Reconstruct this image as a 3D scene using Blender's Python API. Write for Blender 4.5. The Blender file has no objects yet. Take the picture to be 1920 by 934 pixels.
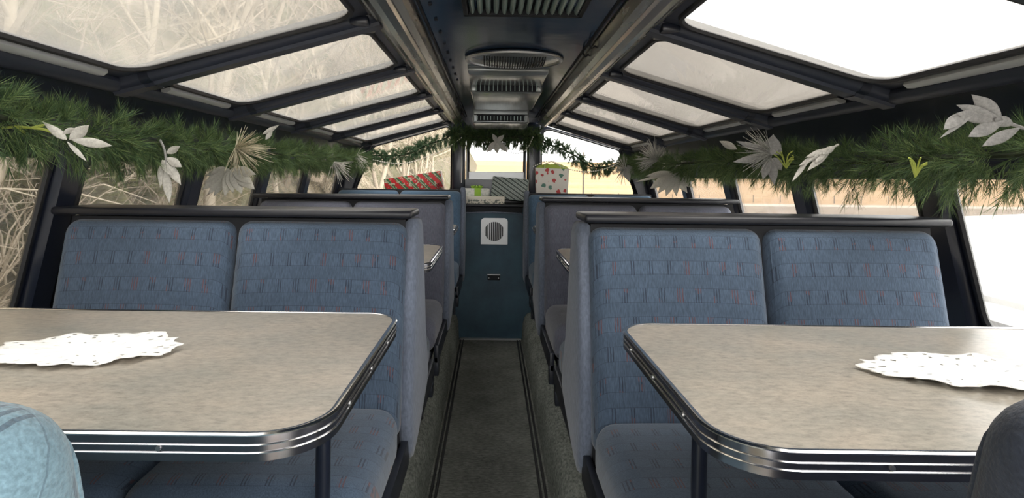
import bpy, bmesh, math, random
from mathutils import Vector, Matrix, noise as mnoise

R = math.radians
SC = bpy.context.scene
COL = SC.collection
# ------------------------------------------------------------------ camera, sky, exposure
F = 1050.0            # focal length in pixels of the 1920 wide frame
VX, VY = 923.0, 333.0  # vanishing point of the car's length
ROLL = 0.012
CZ = 1.37             # height of the camera above the aisle floor

cd = bpy.data.cameras.new('camera')
cam = bpy.data.objects.new('camera', cd)
COL.objects.link(cam)
cam.location = (0, 0, CZ)
cam.rotation_euler = (R(90), -ROLL, 0)
cd.sensor_width = 36.0
cd.lens = F / 1920 * 36.0
cd.shift_x = (960 - VX) / 1920
cd.shift_y = -(467 - VY) / 1920
cd.clip_start = 0.02
cd.clip_end = 2000
SC.camera = cam

w = bpy.data.worlds.new('overcast')
SC.world = w
w.use_nodes = True
wn = w.node_tree.nodes
bg = wn['Background']
bg.inputs[0].default_value = (1.0, 0.985, 0.95, 1)
bg.inputs[1].default_value = 2.2

sl = bpy.data.lights.new('sun', 'SUN')
sl.energy = 1.6
sl.angle = R(50)
sl.color = (1.0, 0.96, 0.88)
so = bpy.data.objects.new('sun', sl)
COL.objects.link(so)
so.rotation_euler = (R(28), R(38), 0)
so.location = (20, -10, 30)

SC.view_settings.view_transform = 'Standard'
SC.view_settings.look = 'None'
SC.view_settings.gamma = 1
SC.view_settings.use_curve_mapping = False
SC.view_settings.exposure = 1.05


def P(px, py, Y):
    """point at depth Y seen at this pixel (camera-relative metres)"""
    dx, dy = px - VX, py - VY
    c, s = math.cos(ROLL), math.sin(ROLL)
    return Vector(((dx * c + dy * s) * Y / F, Y, (dx * s - dy * c) * Y / F))


# ------------------------------------------------------------------ materials
def mat(name, color=(.5, .5, .5), rough=.5, metal=0.0, spec=None, coat=0.0):
    m = bpy.data.materials.new(name)
    m.use_nodes = True
    b = m.node_tree.nodes['Principled BSDF']
    b.inputs['Base Color'].default_value = (*color, 1)
    b.inputs['Roughness'].default_value = rough
    b.inputs['Metallic'].default_value = metal
    if spec is not None:
        b.inputs['Specular IOR Level'].default_value = spec
    if coat:
        b.inputs['Coat Weight'].default_value = coat
        b.inputs['Coat Roughness'].default_value = .08
    return m


class NT:
    def __init__(self, m):
        self.t = m.node_tree
        self.b = self.t.nodes.get('Principled BSDF')

    def n(self, typ, **kw):
        x = self.t.nodes.new(typ)
        for k, v in kw.items():
            setattr(x, k, v)
        return x

    def l(self, a, b):
        self.t.links.new(a, b)

    def coord(self, which='Object'):
        return self.n('ShaderNodeTexCoord').outputs[which]

    def mapping(self, vec, scale=(1, 1, 1), rot=(0, 0, 0)):
        x = self.n('ShaderNodeMapping')
        self.l(vec, x.inputs['Vector'])
        x.inputs['Scale'].default_value = scale
        x.inputs['Rotation'].default_value = rot
        return x.outputs[0]

    def noise(self, vec, scale, detail=3, rough=.5):
        x = self.n('ShaderNodeTexNoise')
        if vec is not None:
            self.l(vec, x.inputs['Vector'])
        x.inputs['Scale'].default_value = scale
        x.inputs['Detail'].default_value = detail
        x.inputs['Roughness'].default_value = rough
        return x.outputs['Fac']

    def math(self, op, a, b=None, c=None):
        x = self.n('ShaderNodeMath', operation=op)
        for i, v in enumerate((a, b, c)):
            if v is None:
                continue
            if isinstance(v, (int, float)):
                x.inputs[i].default_value = v
            else:
                self.l(v, x.inputs[i])
        return x.outputs[0]

    def ramp(self, fac, stops, interp='LINEAR'):
        x = self.n('ShaderNodeValToRGB')
        x.color_ramp.interpolation = interp
        e = x.color_ramp.elements
        while len(e) < len(stops):
            e.new(.5)
        for i, (p, c) in enumerate(stops):
            e[i].position = p
            e[i].color = (*c, 1)
        self.l(fac, x.inputs[0])
        return x.outputs[0]

    def mix(self, fac, a, b, mode='MIX'):
        x = self.n('ShaderNodeMix', data_type='RGBA', blend_type=mode)
        for s, v in ((x.inputs[0], fac), (x.inputs[6], a), (x.inputs[7], b)):
            if isinstance(v, (int, float)):
                s.default_value = v
            elif isinstance(v, tuple):
                s.default_value = (*v, 1)
            else:
                self.l(v, s)
        return x.outputs[2]

    def color(self, out):
        self.l(out, self.b.inputs['Base Color'])

    def bump(self, h, strength=.3, dist=.002):
        x = self.n('ShaderNodeBump')
        x.inputs['Strength'].default_value = strength
        x.inputs['Distance'].default_value = dist
        self.l(h, x.inputs['Height'])
        self.l(x.outputs[0], self.b.inputs['Normal'])


def fabric(name, base, dark, red, contrast=1.0, wsc=(420, 420, 60)):
    m = mat(name, base, .95, spec=.1)
    k = NT(m)
    sep = k.n('ShaderNodeSeparateXYZ')
    k.l(k.coord(), sep.inputs[0])
    u = sep.outputs['X']
    v = k.math('ADD', sep.outputs['Z'], sep.outputs['Y'])
    vr = k.math('DIVIDE', v, .040)
    fr = k.math('FLOOR', vr)
    par = k.math('FLOORED_MODULO', fr, 2)
    fu = k.math('FRACT', k.math('ADD', k.math('DIVIDE', u, .052), k.math('MULTIPLY', fr, .27)))
    blk = k.math('MULTIPLY', k.math('LESS_THAN', fu, .36), par)
    ln = k.math('GREATER_THAN', k.math('SINE', k.math('MULTIPLY', u, 2 * math.pi / .0075)), .25)
    blk = k.math('MULTIPLY', blk, ln)
    n1 = k.noise(k.mapping(k.coord(), (22, 22, 16)), 1.0, 2)
    redm = k.math('MULTIPLY', k.math('GREATER_THAN', n1, .53), blk)
    weave = k.noise(k.mapping(k.coord(), wsc), 1.0, 2)
    wv = k.ramp(weave, [(.3, (0.72,) * 3), (.7, (1.12,) * 3)])
    c = k.mix(k.math('MULTIPLY', par, .22), base, tuple(x * 1.3 for x in base))
    # thin seams between the woven bands
    fv = k.math('FRACT', vr)
    seam = k.math('LESS_THAN', fv, .05)
    c = k.mix(k.math('MULTIPLY', seam, .35 * contrast), c, dark)
    c = k.mix(k.math('MULTIPLY', blk, .62 * contrast), c, dark)
    c = k.mix(k.math('MULTIPLY', redm, .55 * contrast), c, red)
    big = k.noise(k.coord(), 5, 3)
    c = k.mix(1.0, c, wv, 'MULTIPLY')
    c = k.mix(1.0, c, k.ramp(big, [(.3, (.88,) * 3), (.75, (1.1,) * 3)]), 'MULTIPLY')
    k.color(c)
    k.b.inputs['Sheen Weight'].default_value = .25
    k.b.inputs['Sheen Roughness'].default_value = .5
    k.bump(weave, .35, .002)
    return m


M = {}
M['fabric'] = fabric('woven_blue', (.078, .112, .165), (.028, .034, .055), (.17, .085, .09), 1.1)
M['fabric_grey'] = fabric('woven_greyblue', (.130, .138, .180), (.06, .06, .085), (.16, .09, .12), .35)
M['fabric_far'] = fabric('woven_plainblue', (.085, .145, .225), (.05, .08, .13), (.1, .08, .12), .2)
M['fabric_lit'] = fabric('woven_blue_lit', (.17, .27, .33), (.06, .09, .13), (.22, .14, .15), 1.2, (300, 300, 420))  # seat fabric with window light put into its colour, coarser weave
M['fabric_shaded'] = fabric('woven_blue_shaded', (.06, .075, .115), (.03, .035, .06), (.08, .05, .07), .3, (300, 300, 420))  # seat fabric with shade put into its colour


def padcloth(name, base):
    m = mat(name, base, .95, spec=.1)
    k = NT(m)
    n = k.noise(k.mapping(k.coord(), (160, 160, 60)), 1, 3)
    k.color(k.mix(1.0, base, k.ramp(n, [(.3, (.8,) * 3), (.7, (1.15,) * 3)]), 'MULTIPLY'))
    k.b.inputs['Sheen Weight'].default_value = .2
    k.bump(n, .3, .003)
    return m


M['pad'] = padcloth('ribbed_pad_cloth', (.150, .176, .235))
M['navy'] = mat('navy_paint', (.012, .016, .030), .32, coat=.3)
M['rib'] = mat('navy_rib_paint', (.034, .040, .060), .38)
M['ledge'] = mat('black_lacquer', (.016, .017, .023), .36, spec=.4)
M['black'] = mat('black_shadow_board', (.008, .009, .013), .7)
M['rubber'] = mat('rubber', (.02, .02, .022), .45)
M['frame'] = mat('seat_frame_paint', (.012, .015, .024), .4)
M['chrome'] = mat('polished_trim', (.78, .78, .78), .16, 1.0)
M['groove'] = mat('dark_groove', (.30, .30, .33), .25, 1.0)
M['steel'] = mat('dull_steel', (.55, .55, .56), .35, 1.0)
M['strip'] = mat('bevel_reflection_grey', (.58, .59, .60), .4, .2)  # pale grey painted for the sky reflected in the roof window bevels

m = M['rail'] = mat('bronze_rail', (.62, .60, .54), .2, 1.0)
k = NT(m)
n = k.noise(k.mapping(k.coord(), (18, 2.5, 18)), 1, 4)
k.color(k.ramp(n, [(.3, (.48, .47, .44)), (.55, (.68, .66, .60)), (.75, (.85, .82, .75))]))
rn = k.ramp(n, [(.3, (.32,) * 3), (.7, (.16,) * 3)])
k.l(rn, k.b.inputs['Roughness'])

m = M['ceiling'] = mat('ceiling_gloss', (.018, .032, .060), .17, spec=.28)
k = NT(m)
n = k.noise(k.mapping(k.coord(), (3, 1.2, 3)), 1, 4)
k.color(k.ramp(n, [(.3, (.014, .030, .064)), (.7, (.028, .052, .100))]))
k.l(k.ramp(n, [(.3, (.10,) * 3), (.7, (.20,) * 3)]), k.b.inputs['Roughness'])
k.bump(k.noise(k.coord(), 6, 2), .05, .02)

m = M['teal'] = mat('teal_bulkhead', (.018, .055, .088), .45)
k = NT(m)
n = k.noise(k.coord(), 3.5, 5, .6)
k.color(k.ramp(n, [(.3, (.012, .040, .070)), (.72, (.034, .105, .155))]))

m = M['duct'] = mat('duct_panel', (.34, .36, .36), .22, .55)
m = M['silver'] = mat('silver_panel', (.55, .56, .57), .35, .6)


def carpet(name, a, b, sc, stretch=(1, 1, 1)):
    m = mat(name, a, 1.0, spec=.05)
    k = NT(m)
    v = k.mapping(k.coord(), stretch)
    n = k.noise(v, sc, 4, .7)
    n2 = k.noise(k.coord(), 6, 3)
    c = k.ramp(n, [(.35, a), (.65, b)])
    k.color(k.mix(1.0, c, k.ramp(n2, [(.3, (.8,) * 3), (.7, (1.15,) * 3)]), 'MULTIPLY'))
    k.bump(n, .9, .006)
    return m


M['aisle'] = carpet('aisle_carpet', (.150, .158, .148), (.30, .31, .285), 70, (.5, 1.4, 1))
M['plat'] = carpet('platform_carpet', (.130, .145, .135), (.33, .35, .32), 90, (1, .6, 1))

m = M['laminate'] = mat('stone_laminate', (.3, .26, .2), .28)
k = NT(m)
n = k.noise(k.mapping(k.coord(), (48, 100, 48)), 1, 9, .78)
n2 = k.noise(k.mapping(k.coord(), (4, 7, 4)), 1, 4, .6)
c = k.ramp(n, [(.30, (.225, .212, .192)), (.5, (.385, .357, .318)), (.72, (.51, .475, .425))])
k.color(k.mix(1.0, c, k.ramp(n2, [(.3, (.80, .83, .82)), (.7, (1.12, 1.06, 1.0))]), 'MULTIPLY'))

m = M['lace'] = mat('white_lace', (.93, .925, .90), .9)
k = NT(m)
k.bump(k.noise(k.coord(), 160, 3), .5, .003)


def leafmat(name, col, trans=.35):
    m = mat(name, col, .6)
    k = NT(m)
    n = k.noise(k.coord(), 140, 2, .8)
    k.color(k.mix(1.0, col, k.ramp(n, [(.35, (.72,) * 3), (.7, (1.15,) * 3)]), 'MULTIPLY'))
    t = k.n('ShaderNodeBsdfTranslucent')
    t.inputs[0].default_value = (*col, 1)
    mx = k.n('ShaderNodeMixShader')
    mx.inputs[0].default_value = trans
    k.l(k.b.outputs[0], mx.inputs[1])
    k.l(t.outputs[0], mx.inputs[2])
    k.l(mx.outputs[0], k.t.nodes['Material Output'].inputs[0])
    return m


M['wleaf'] = leafmat('frosted_leaf', (.72, .70, .65))
M['sleaf'] = leafmat('silver_leaf', (.48, .47, .46), .25)
M['cream'] = leafmat('cream_needles', (.66, .60, .44), .3)
M['gneedle'] = leafmat('frosted_needles', (.62, .62, .58), .3)
M['sheer'] = leafmat('sheer_petal', (.72, .70, .64), .5)
M['twig'] = mat('lime_twig', (.42, .48, .10), .6)
M['pearl'] = mat('pearl', (.82, .80, .72), .25)


def pine(name, lo, mid, hi):
    m = mat(name, mid, .6, spec=.25)
    k = NT(m)
    g = k.n('ShaderNodeNewGeometry')
    k.color(k.ramp(g.outputs['Random Per Island'], [(0, lo), (.55, mid), (1, hi)]))
    t = k.n('ShaderNodeBsdfTranslucent')
    t.inputs[0].default_value = (*hi, 1)
    mx = k.n('ShaderNodeMixShader')
    mx.inputs[0].default_value = .18
    k.l(k.b.outputs[0], mx.inputs[1])
    k.l(t.outputs[0], mx.inputs[2])
    k.l(mx.outputs[0], k.t.nodes['Material Output'].inputs[0])
    return m


M['pine'] = pine('pine_needles', (.022, .050, .028), (.065, .125, .055), (.22, .29, .11))
M['pine_blue'] = pine('spruce_needles', (.025, .065, .040), (.07, .155, .085), (.17, .27, .13))
M['bark'] = mat('wired_stem', (.035, .045, .025), .9)


def glass(name, tint, film):
    m = bpy.data.materials.new(name)
    m.use_nodes = True
    t = m.node_tree
    t.nodes.remove(t.nodes['Principled BSDF'])
    k = NT(m)
    tr = k.n('ShaderNodeBsdfTransparent')
    tr.inputs[0].default_value = (*tint, 1)
    gl = k.n('ShaderNodeBsdfGlossy')
    gl.inputs['Roughness'].default_value = .03
    fr = k.n('ShaderNodeFresnel')
    fr.inputs[0].default_value = 1.35
    tl = k.n('ShaderNodeBsdfTranslucent')
    tl.inputs[0].default_value = (.80, .78, .73, 1)
    n = k.noise(k.mapping(k.coord(), (2.2, 1.1, 3.2)), 1, 4, .6)
    fac = k.math('MULTIPLY', k.ramp(n, [(.3, (.7,) * 3), (.7, (1.3,) * 3)]), film)
    m1 = k.n('ShaderNodeMixShader')
    k.l(fac, m1.inputs[0])
    k.l(tr.outputs[0], m1.inputs[1])
    k.l(tl.outputs[0], m1.inputs[2])
    m2 = k.n('ShaderNodeMixShader')
    k.l(k.math('MULTIPLY', fr.outputs[0], .6), m2.inputs[0])
    k.l(m1.outputs[0], m2.inputs[1])
    k.l(gl.outputs[0], m2.inputs[2])
    k.l(m2.outputs[0], t.nodes['Material Output'].inputs[0])
    return m


M['glass'] = glass('dusty_roof_glass', (.95, .94, .93), .16)
M['glass_tint'] = glass('tinted_roof_glass', (.42, .40, .38), .14)
M['glass_side'] = glass('side_glass', (.97, .97, .97), .05)

m = M['hill'] = mat('leaf_litter', (.4, .35, .27), 1, spec=0)
k = NT(m)
n = k.noise(k.coord(), .9, 9, .8)
n2 = k.noise(k.coord(), .22, 3, .6)
c = k.ramp(n, [(.38, (.020, .020, .013)), (.5, (.13, .108, .074)), (.62, (.34, .285, .21))])
k.color(k.mix(k.ramp(n2, [(.45, (0, 0, 0)), (.6, (.7, .7, .7))]), c, (.095, .098, .048)))
m = M['field'] = mat('dry_field', (.60, .40, .22), 1, spec=0)
k = NT(m)
n = k.noise(k.mapping(k.coord(), (.004, .05, .05)), 1, 5, .6)
k.color(k.ramp(n, [(.35, (.33, .205, .105)), (.65, (.42, .285, .165))]))
m = M['lot'] = mat('gravel', (.42, .34, .27), 1, spec=0)
k = NT(m)
k.color(k.ramp(k.noise(k.coord(), .3, 5), [(.3, (.20, .155, .12)), (.7, (.27, .215, .165))]))
M['road'] = mat('pale_road', (.40, .34, .27), .9)
M['ballast'] = carpet('ballast', (.16, .14, .12), (.3, .27, .23), 8)
M['bark_pale'] = mat('pale_bark', (.47, .41, .32), 1, spec=0)
M['bark_mid'] = mat('brown_bark', (.30, .25, .19), 1, spec=0)
M['evergreen'] = pine('evergreen_shrub', (.07, .085, .035), (.13, .15, .06), (.22, .22, .10))
M['white_roof'] = mat('white_roof', (.88, .88, .87), .6)
M['post_wood'] = mat('fence_wood', (.10, .08, .06), 1)


# ------------------------------------------------------------------ mesh helpers
class MB:
    def __init__(self):
        self.v, self.f, self.s = [], [], []

    def add(self, verts, faces, smooth=False):
        o = len(self.v)
        self.v += [Vector(p) for p in verts]
        self.f += [tuple(i + o for i in f) for f in faces]
        self.s += [smooth] * len(faces)
        return self

    def box(self, lo, hi):
        x0, y0, z0 = lo
        x1, y1, z1 = hi
        return self.add([(x0, y0, z0), (x1, y0, z0), (x1, y1, z0), (x0, y1, z0), (x0, y0, z1), (x1, y0, z1), (x1, y1, z1), (x0, y1, z1)],
                        [(0, 3, 2, 1), (4, 5, 6, 7), (0, 1, 5, 4), (1, 2, 6, 5), (2, 3, 7, 6), (3, 0, 4, 7)])

    def rbox(self, lo, hi, b, seg=2):
        bm = bmesh.new()
        bmesh.ops.create_cube(bm, size=1)
        lo, hi = Vector(lo), Vector(hi)
        for v in bm.verts:
            v.co = Vector([(lo[i] + hi[i]) / 2 + v.co[i] * (hi[i] - lo[i]) for i in range(3)])
        bmesh.ops.bevel(bm, geom=bm.edges[:], offset=b, segments=seg, profile=.5, affect='EDGES')
        self.bm(bm, True)
        return self

    def bm(self, bm, smooth=False):
        bm.verts.index_update()
        self.add([v.co.copy() for v in bm.verts], [[v.index for v in f.verts] for f in bm.faces], smooth)
        bm.free()
        return self

    def tube(self, pts, r, seg=8, closed=False, caps=True):
        pts = [Vector(p) for p in pts]
        n = len(pts)
        rs = r if isinstance(r, (list, tuple)) else [r] * n
        verts, faces = [], []
        nrm = None
        for i, p in enumerate(pts):
            if closed:
                t = pts[(i + 1) % n] - pts[i - 1]
            else:
                t = pts[min(i + 1, n - 1)] - pts[max(i - 1, 0)]
            t.normalize()
            if nrm is None:
                a = Vector((0, 0, 1)) if abs(t.z) < .9 else Vector((1, 0, 0))
                nrm = t.cross(a).normalized()
            else:
                nrm = (nrm - t * nrm.dot(t))
                if nrm.length < 1e-6:
                    nrm = t.orthogonal()
                nrm.normalize()
            b = t.cross(nrm)
            for j in range(seg):
                a = 2 * math.pi * j / seg
                verts.append(p + (nrm * math.cos(a) + b * math.sin(a)) * rs[i])
        m = n if closed else n - 1
        for i in range(m):
            for j in range(seg):
                a, b2 = i * seg + j, i * seg + (j + 1) % seg
                c, d = ((i + 1) % n) * seg + (j + 1) % seg, ((i + 1) % n) * seg + j
                faces.append((a, b2, c, d))
        if not closed and caps:
            faces.append(tuple(range(seg))[::-1])
            faces.append(tuple((n - 1) * seg + j for j in range(seg)))
        return self.add(verts, faces, True)

    def prism(self, prof, d0, d1, axis='y', smooth=False, cap=True):
        """prof: 2D closed outline, extruded along axis from d0 to d1"""
        def mk(p, d):
            if axis == 'y':
                return (p[0], d, p[1])
            if axis == 'x':
                return (d, p[0], p[1])
            return (p[0], p[1], d)
        n = len(prof)
        vs = [mk(p, d0) for p in prof] + [mk(p, d1) for p in prof]
        self.add(vs, [(i, (i + 1) % n, n + (i + 1) % n, n + i) for i in range(n)], smooth)
        if cap:
            self.add(vs, [tuple(range(n))[::-1], tuple(range(n, 2 * n))])
        return self

    def sheet(self, prof, d0, d1, smooth=True, steps=1):
        n = len(prof)
        vs, fs = [], []
        for s in range(steps + 1):
            d = d0 + (d1 - d0) * s / steps
            vs += [(p[0], d, p[1]) for p in prof]
        for s in range(steps):
            fs += [(s * n + i, s * n + i + 1, (s + 1) * n + i + 1, (s + 1) * n + i) for i in range(n - 1)]
        return self.add(vs, fs, smooth)

    def mesh(self, name, off=Vector((0, 0, 0))):
        me = bpy.data.meshes.new(name)
        me.from_pydata([v - off for v in self.v], [], self.f)
        me.polygons.foreach_set('use_smooth', self.s)
        me.update()
        if len(self.f) < 60000:
            bm = bmesh.new()
            bm.from_mesh(me)
            bmesh.ops.remove_doubles(bm, verts=bm.verts[:], dist=1e-6)
            bmesh.ops.recalc_face_normals(bm, faces=bm.faces[:])
            bm.to_mesh(me)
            bm.free()
        return me


def tag(o, label=None, cat=None, group=None, kind=None):
    for k_, v_ in (('label', label), ('category', cat), ('group', group), ('kind', kind)):
        if v_:
            o[k_] = v_
    return o


def sharp(me, ang=40):
    try:
        me.set_sharp_from_angle(angle=R(ang))
    except Exception:
        pass


def empty(name, loc, label=None, cat=None, group=None, kind=None):
    o = bpy.data.objects.new(name, None)
    o.empty_display_size = .1
    COL.objects.link(o)
    o.location = Vector(loc) + Vector((0, 0, CZ))
    o['_l'] = 0
    del o['_l']
    ROOT[o.name] = Vector(loc)
    return tag(o, label, cat, group, kind)


ROOT = {}


def part(name, mb, m, parent=None, kind=None, label=None, ang=40):
    """mesh whose vertices are camera-relative; parent is an empty or a part"""
    off = ROOT.get(parent.name, Vector((0, 0, 0))) if parent else Vector((0, 0, 0))
    me = mb.mesh(name, off)
    me.materials.append(m)
    sharp(me, ang)
    o = bpy.data.objects.new(name, me)
    COL.objects.link(o)
    if parent:
        o.parent = parent
        ROOT[o.name] = off.copy()
    else:
        o.location = (0, 0, CZ)
    if kind:
        o['kind'] = kind
    if label:
        o['label'] = label
    return o


def solo(name, mb, m, base, label, cat, group=None, kind=None):
    """a thing that is one mesh, origin at base"""
    me = mb.mesh(name, Vector(base))
    me.materials.append(m)
    sharp(me)
    o = bpy.data.objects.new(name, me)
    COL.objects.link(o)
    o.location = Vector(base) + Vector((0, 0, CZ))
    ROOT[o.name] = Vector(base)
    return tag(o, label, cat, group, kind)


def place(name, me, m, parent, loc, rot=(0, 0, 0), label=None):
    """shared mesh placed at camera-relative loc under an empty"""
    o = bpy.data.objects.new(name, me)
    COL.objects.link(o)
    if not me.materials:
        me.materials.append(m)
    elif me.materials[0] != m:
        o.material_slots[0].link = 'OBJECT'
        o.material_slots[0].material = m
    o.parent = parent
    o.location = Vector(loc) - ROOT[parent.name]
    o.rotation_euler = rot
    if label:
        o['label'] = label
    return o


def rounded(poly, rad, seg=6):
    """poly: 2D convex points; returns list of arcs (one per corner)"""
    n = len(poly)
    out = []
    for i in range(n):
        p, a, b = Vector(poly[i]), Vector(poly[i - 1]), Vector(poly[(i + 1) % n])
        r = rad[i] if isinstance(rad, (list, tuple)) else rad
        da, db = (a - p).normalized(), (b - p).normalized()
        ang = da.angle(db)
        d = r / math.tan(ang / 2)
        cen = p + (da + db).normalized() * (r / math.sin(ang / 2))
        s, e = p + da * d - cen, p + db * d - cen
        tot = s.angle_signed(e)
        arc = []
        for k_ in range(seg + 1):
            t = -tot * k_ / seg
            c, sn = math.cos(t), math.sin(t)
            arc.append(cen + Vector((s.x * c - s.y * sn, s.x * sn + s.y * c)))
        out.append(arc)
    return out


def lin(a, b, n):
    return [a + (b - a) * i / n for i in range(n + 1)]


# ------------------------------------------------------------------ the car's measures (camera-relative)
ZF, ZP = -1.37, -1.135                 # aisle floor, seat platform
YS = [1.0, 1.77, 2.53, 3.30, 4.06, 4.95]  # window posts and roof ribs
YS = [0.25, 1.0 - .0] + YS[1:]
YS = [-0.55, 0.18, 0.98, 1.77, 2.53, 3.30, 4.06, 4.95]
YEND = 5.05
YB = 4.74                              # bulkhead
SIDE = {-1: dict(e=(1.18, .285), h=(1.335, .06), s=(1.475, -.52), t=(.37, .50)),
        1: dict(e=(1.25, .275), h=(1.385, .03), s=(1.525, -.52), t=(.50, .49))}
Y0 = YS[0]

# ---- floor: aisle carpet and the two raised platforms
fl = empty('floor', (0, 2, ZF), 'sunken grey carpeted aisle between raised seat platforms', 'floor', kind='structure')
b = MB()
b.box((-.27, Y0, ZF - .06), (.27, YB + .02, ZF))
part('aisle_carpet', b, M['aisle'], fl)
for s in (-1, 1):
    b = MB()
    prof = [(s * .262, ZF - .05), (s * .265, ZF), (s * .272, ZP - .10), (s * .285, ZP - .045), (s * .305, ZP - .016), (s * .335, ZP), (s * 1.56, ZP), (s * 1.56, ZF - .05)]
    b.prism(prof, Y0, YB + .02, smooth=False)
    part('platform', b, M['plat'], fl, ang=60)
    for xx in (.226, .248):
        b = MB()
        b.rbox((s * xx - .006, Y0, ZF - .001), (s * xx + .006, YB, ZF + .006), .002, 1)
        part('edge_strip', b, M['rubber'], fl)
b = MB()
b.rbox((-.26, YB - .03, ZF), (.26, YB + .005, ZF + .012), .003, 1)
part('threshold_strip', b, M['silver'], fl)

# ---- side walls
for s, nm in ((-1, 'left'), (1, 'right')):
    S = SIDE[s]
    ex, ez = S['e']; hx, hz = S['h']; sx, sz = S['s']
    wl = empty('wall_' + nm, (s * 1.5, 2, ZP), 'dark navy %s side wall of the dome with leaning window posts' % nm, 'wall', kind='structure')
    b = MB()
    b.prism([(s * 1.53, ZP - .05), (s * (sx + .005), sz - .02), (s * (sx + .04), sz - .02), (s * 1.57, ZP - .05)], Y0, YEND)
    part('lower_panel', b, M['navy'], wl)
    b = MB()
    b.prism([(s * (hx - .005), hz), (s * (ex + .01), ez + .005), (s * (ex + .05), ez + .02), (s * (hx + .04), hz)], Y0, YEND)
    part('header_panel', b, M['navy'], wl)
    b = MB()   # rounded eave beam
    cx, cz = s * (ex + .005), ez - .005
    b.prism([(cx + .04 * math.cos(a), cz + .028 * math.sin(a)) for a in [2 * math.pi * i / 12 for i in range(12)]], Y0, YEND, smooth=True)
    part('eave_beam', b, M['rib'], wl)
    b = MB()   # inside sill under the side windows
    b.prism([(s * (sx - .035), sz - .005), (s * (sx - .035), sz + .012), (s * (sx + .01), sz + .02), (s * (sx + .03), sz - .02)], Y0, YEND)
    part('sill', b, M['ledge'], wl)
    # posts along the side windows
    for y in YS[1:]:
        b = MB()
        lo, hi = Vector((s * sx, y, sz)), Vector((s * hx, y, hz + .03))
        ax = (hi - lo).normalized()
        nn = Vector((-s * ax.z, 0, s * ax.x))
        if nn.x * s > 0:
            nn = -nn
        hw = .052
        pr = [(-hw, -.02), (-hw, .012), (-hw + .014, .030), (hw - .014, .030), (hw, .012), (hw, -.02)]
        vs = [lo + Vector((0, p[0], 0)) + nn * p[1] for p in pr] + [hi + Vector((0, p[0], 0)) + nn * p[1] for p in pr]
        b.add(vs, [(i, (i + 1) % 6, 6 + (i + 1) % 6, 6 + i) for i in range(6)] + [(5, 4, 3, 2, 1, 0), (6, 7, 8, 9, 10, 11)])
        part('window_post', b, M['navy'], wl)


# ---- windows
WN = [0]


def window(poly3, N, inset, rad, glassmat, label, frame_mat, depth=.010, gask=.010, strip=False):
    """poly3: outer outline (planar, 3D), N: unit normal pointing outwards"""
    WN[0] += 1
    N = Vector(N).normalized()
    O = Vector(poly3[0])
    U = (Vector(poly3[1]) - O).normalized()
    V = N.cross(U).normalized()
    p2 = [((Vector(p) - O).dot(U), (Vector(p) - O).dot(V)) for p in poly3]
    area = sum(p2[i - 1][0] * p2[i][1] - p2[i][0] * p2[i - 1][1] for i in range(len(p2)))
    if area > 0:
        pass
    n = len(p2)
    sg = 1 if area > 0 else -1
    # inset polygon
    inn = []
    for i in range(n):
        a, p, c = Vector(p2[i - 1]), Vector(p2[i]), Vector(p2[(i + 1) % n])
        e1, e2 = (p - a).normalized(), (c - p).normalized()
        n1, n2 = Vector((-e1.y, e1.x)) * sg, Vector((-e2.y, e2.x)) * sg
        i1, i2 = inset[i - 1], inset[i]
        # intersect offset lines
        A, B = a + n1 * i1, p + n2 * i2
        den = e1.x * e2.y - e1.y * e2.x
        t = ((B.x - A.x) * e2.y - (B.y - A.y) * e2.x) / den
        inn.append(A + e1 * t)
    arcs = rounded(inn, rad)
    cen = sum((Vector(p) for p in poly3), Vector()) / n

    def to3(q, d):
        return O + U * q[0] + V * q[1] + N * d
    root = empty('window_%d' % WN[0], cen, label, 'window', kind='structure')
    b = MB()
    m_ = len(arcs[0])
    for i in range(n):
        ov = to3(p2[i], 0)
        ov2 = to3(p2[(i + 1) % n], 0)
        for k_ in range(m_ - 1):
            b.add([ov, to3(arcs[i][k_], 0), to3(arcs[i][k_ + 1], 0)], [(0, 1, 2)])
        b.add([ov, to3(arcs[i][-1], 0), to3(arcs[(i + 1) % n][0], 0), ov2], [(0, 1, 2, 3)])
    loop = [q for arc in arcs for q in arc]
    L = len(loop)
    b.add([to3(q, 0) for q in loop] + [to3(q, depth) for q in loop], [(i, (i + 1) % L, L + (i + 1) % L, L + i) for i in range(L)])
    # outer return so the frame has a thickness
    b.add([to3(q, 0) for q in p2] + [to3(q, depth) for q in p2], [(i, (i + 1) % n, n + (i + 1) % n, n + i) for i in range(n)])
    part('window_frame', b, frame_mat, root)
    b = MB()
    b.tube([to3(q, -.001) for q in loop], gask, 6, closed=True)
    part('gasket', b, M['rubber'], root)
    b = MB()
    b.add([to3(q, .002) for q in loop] + [to3(q, .008) for q in loop],
          [tuple(range(L)), tuple(range(L, 2 * L))[::-1]] + [(i, (i + 1) % L, L + (i + 1) % L, L + i) for i in range(L)])
    part('pane', b, glassmat, root)
    if strip:
        # pale strip: sky reflection on the lower frame bevel, put into its colour
        a0, a1 = to3(arcs[0][-1], 0), to3(arcs[1][0], 0)
        dn = (to3(p2[0], 0) - to3(inn[0], 0))
        dn = dn - (a1 - a0).normalized() * dn.dot((a1 - a0).normalized())
        dn.normalize()
        b = MB()
        q = []
        for p in (a0, a1):
            q += [p + dn * .016 - N * .004, p + dn * .050 - N * .004, p + dn * .050 - N * .014, p + dn * .030 - N * .020, p + dn * .016 - N * .014]
        b.add(q, [(i, (i + 1) % 5, 5 + (i + 1) % 5, 5 + i) for i in range(5)] + [(0, 1, 2, 3, 4), (9, 8, 7, 6, 5)])
        part('bevel_reflection', b, M['strip'], root)
    return root


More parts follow.
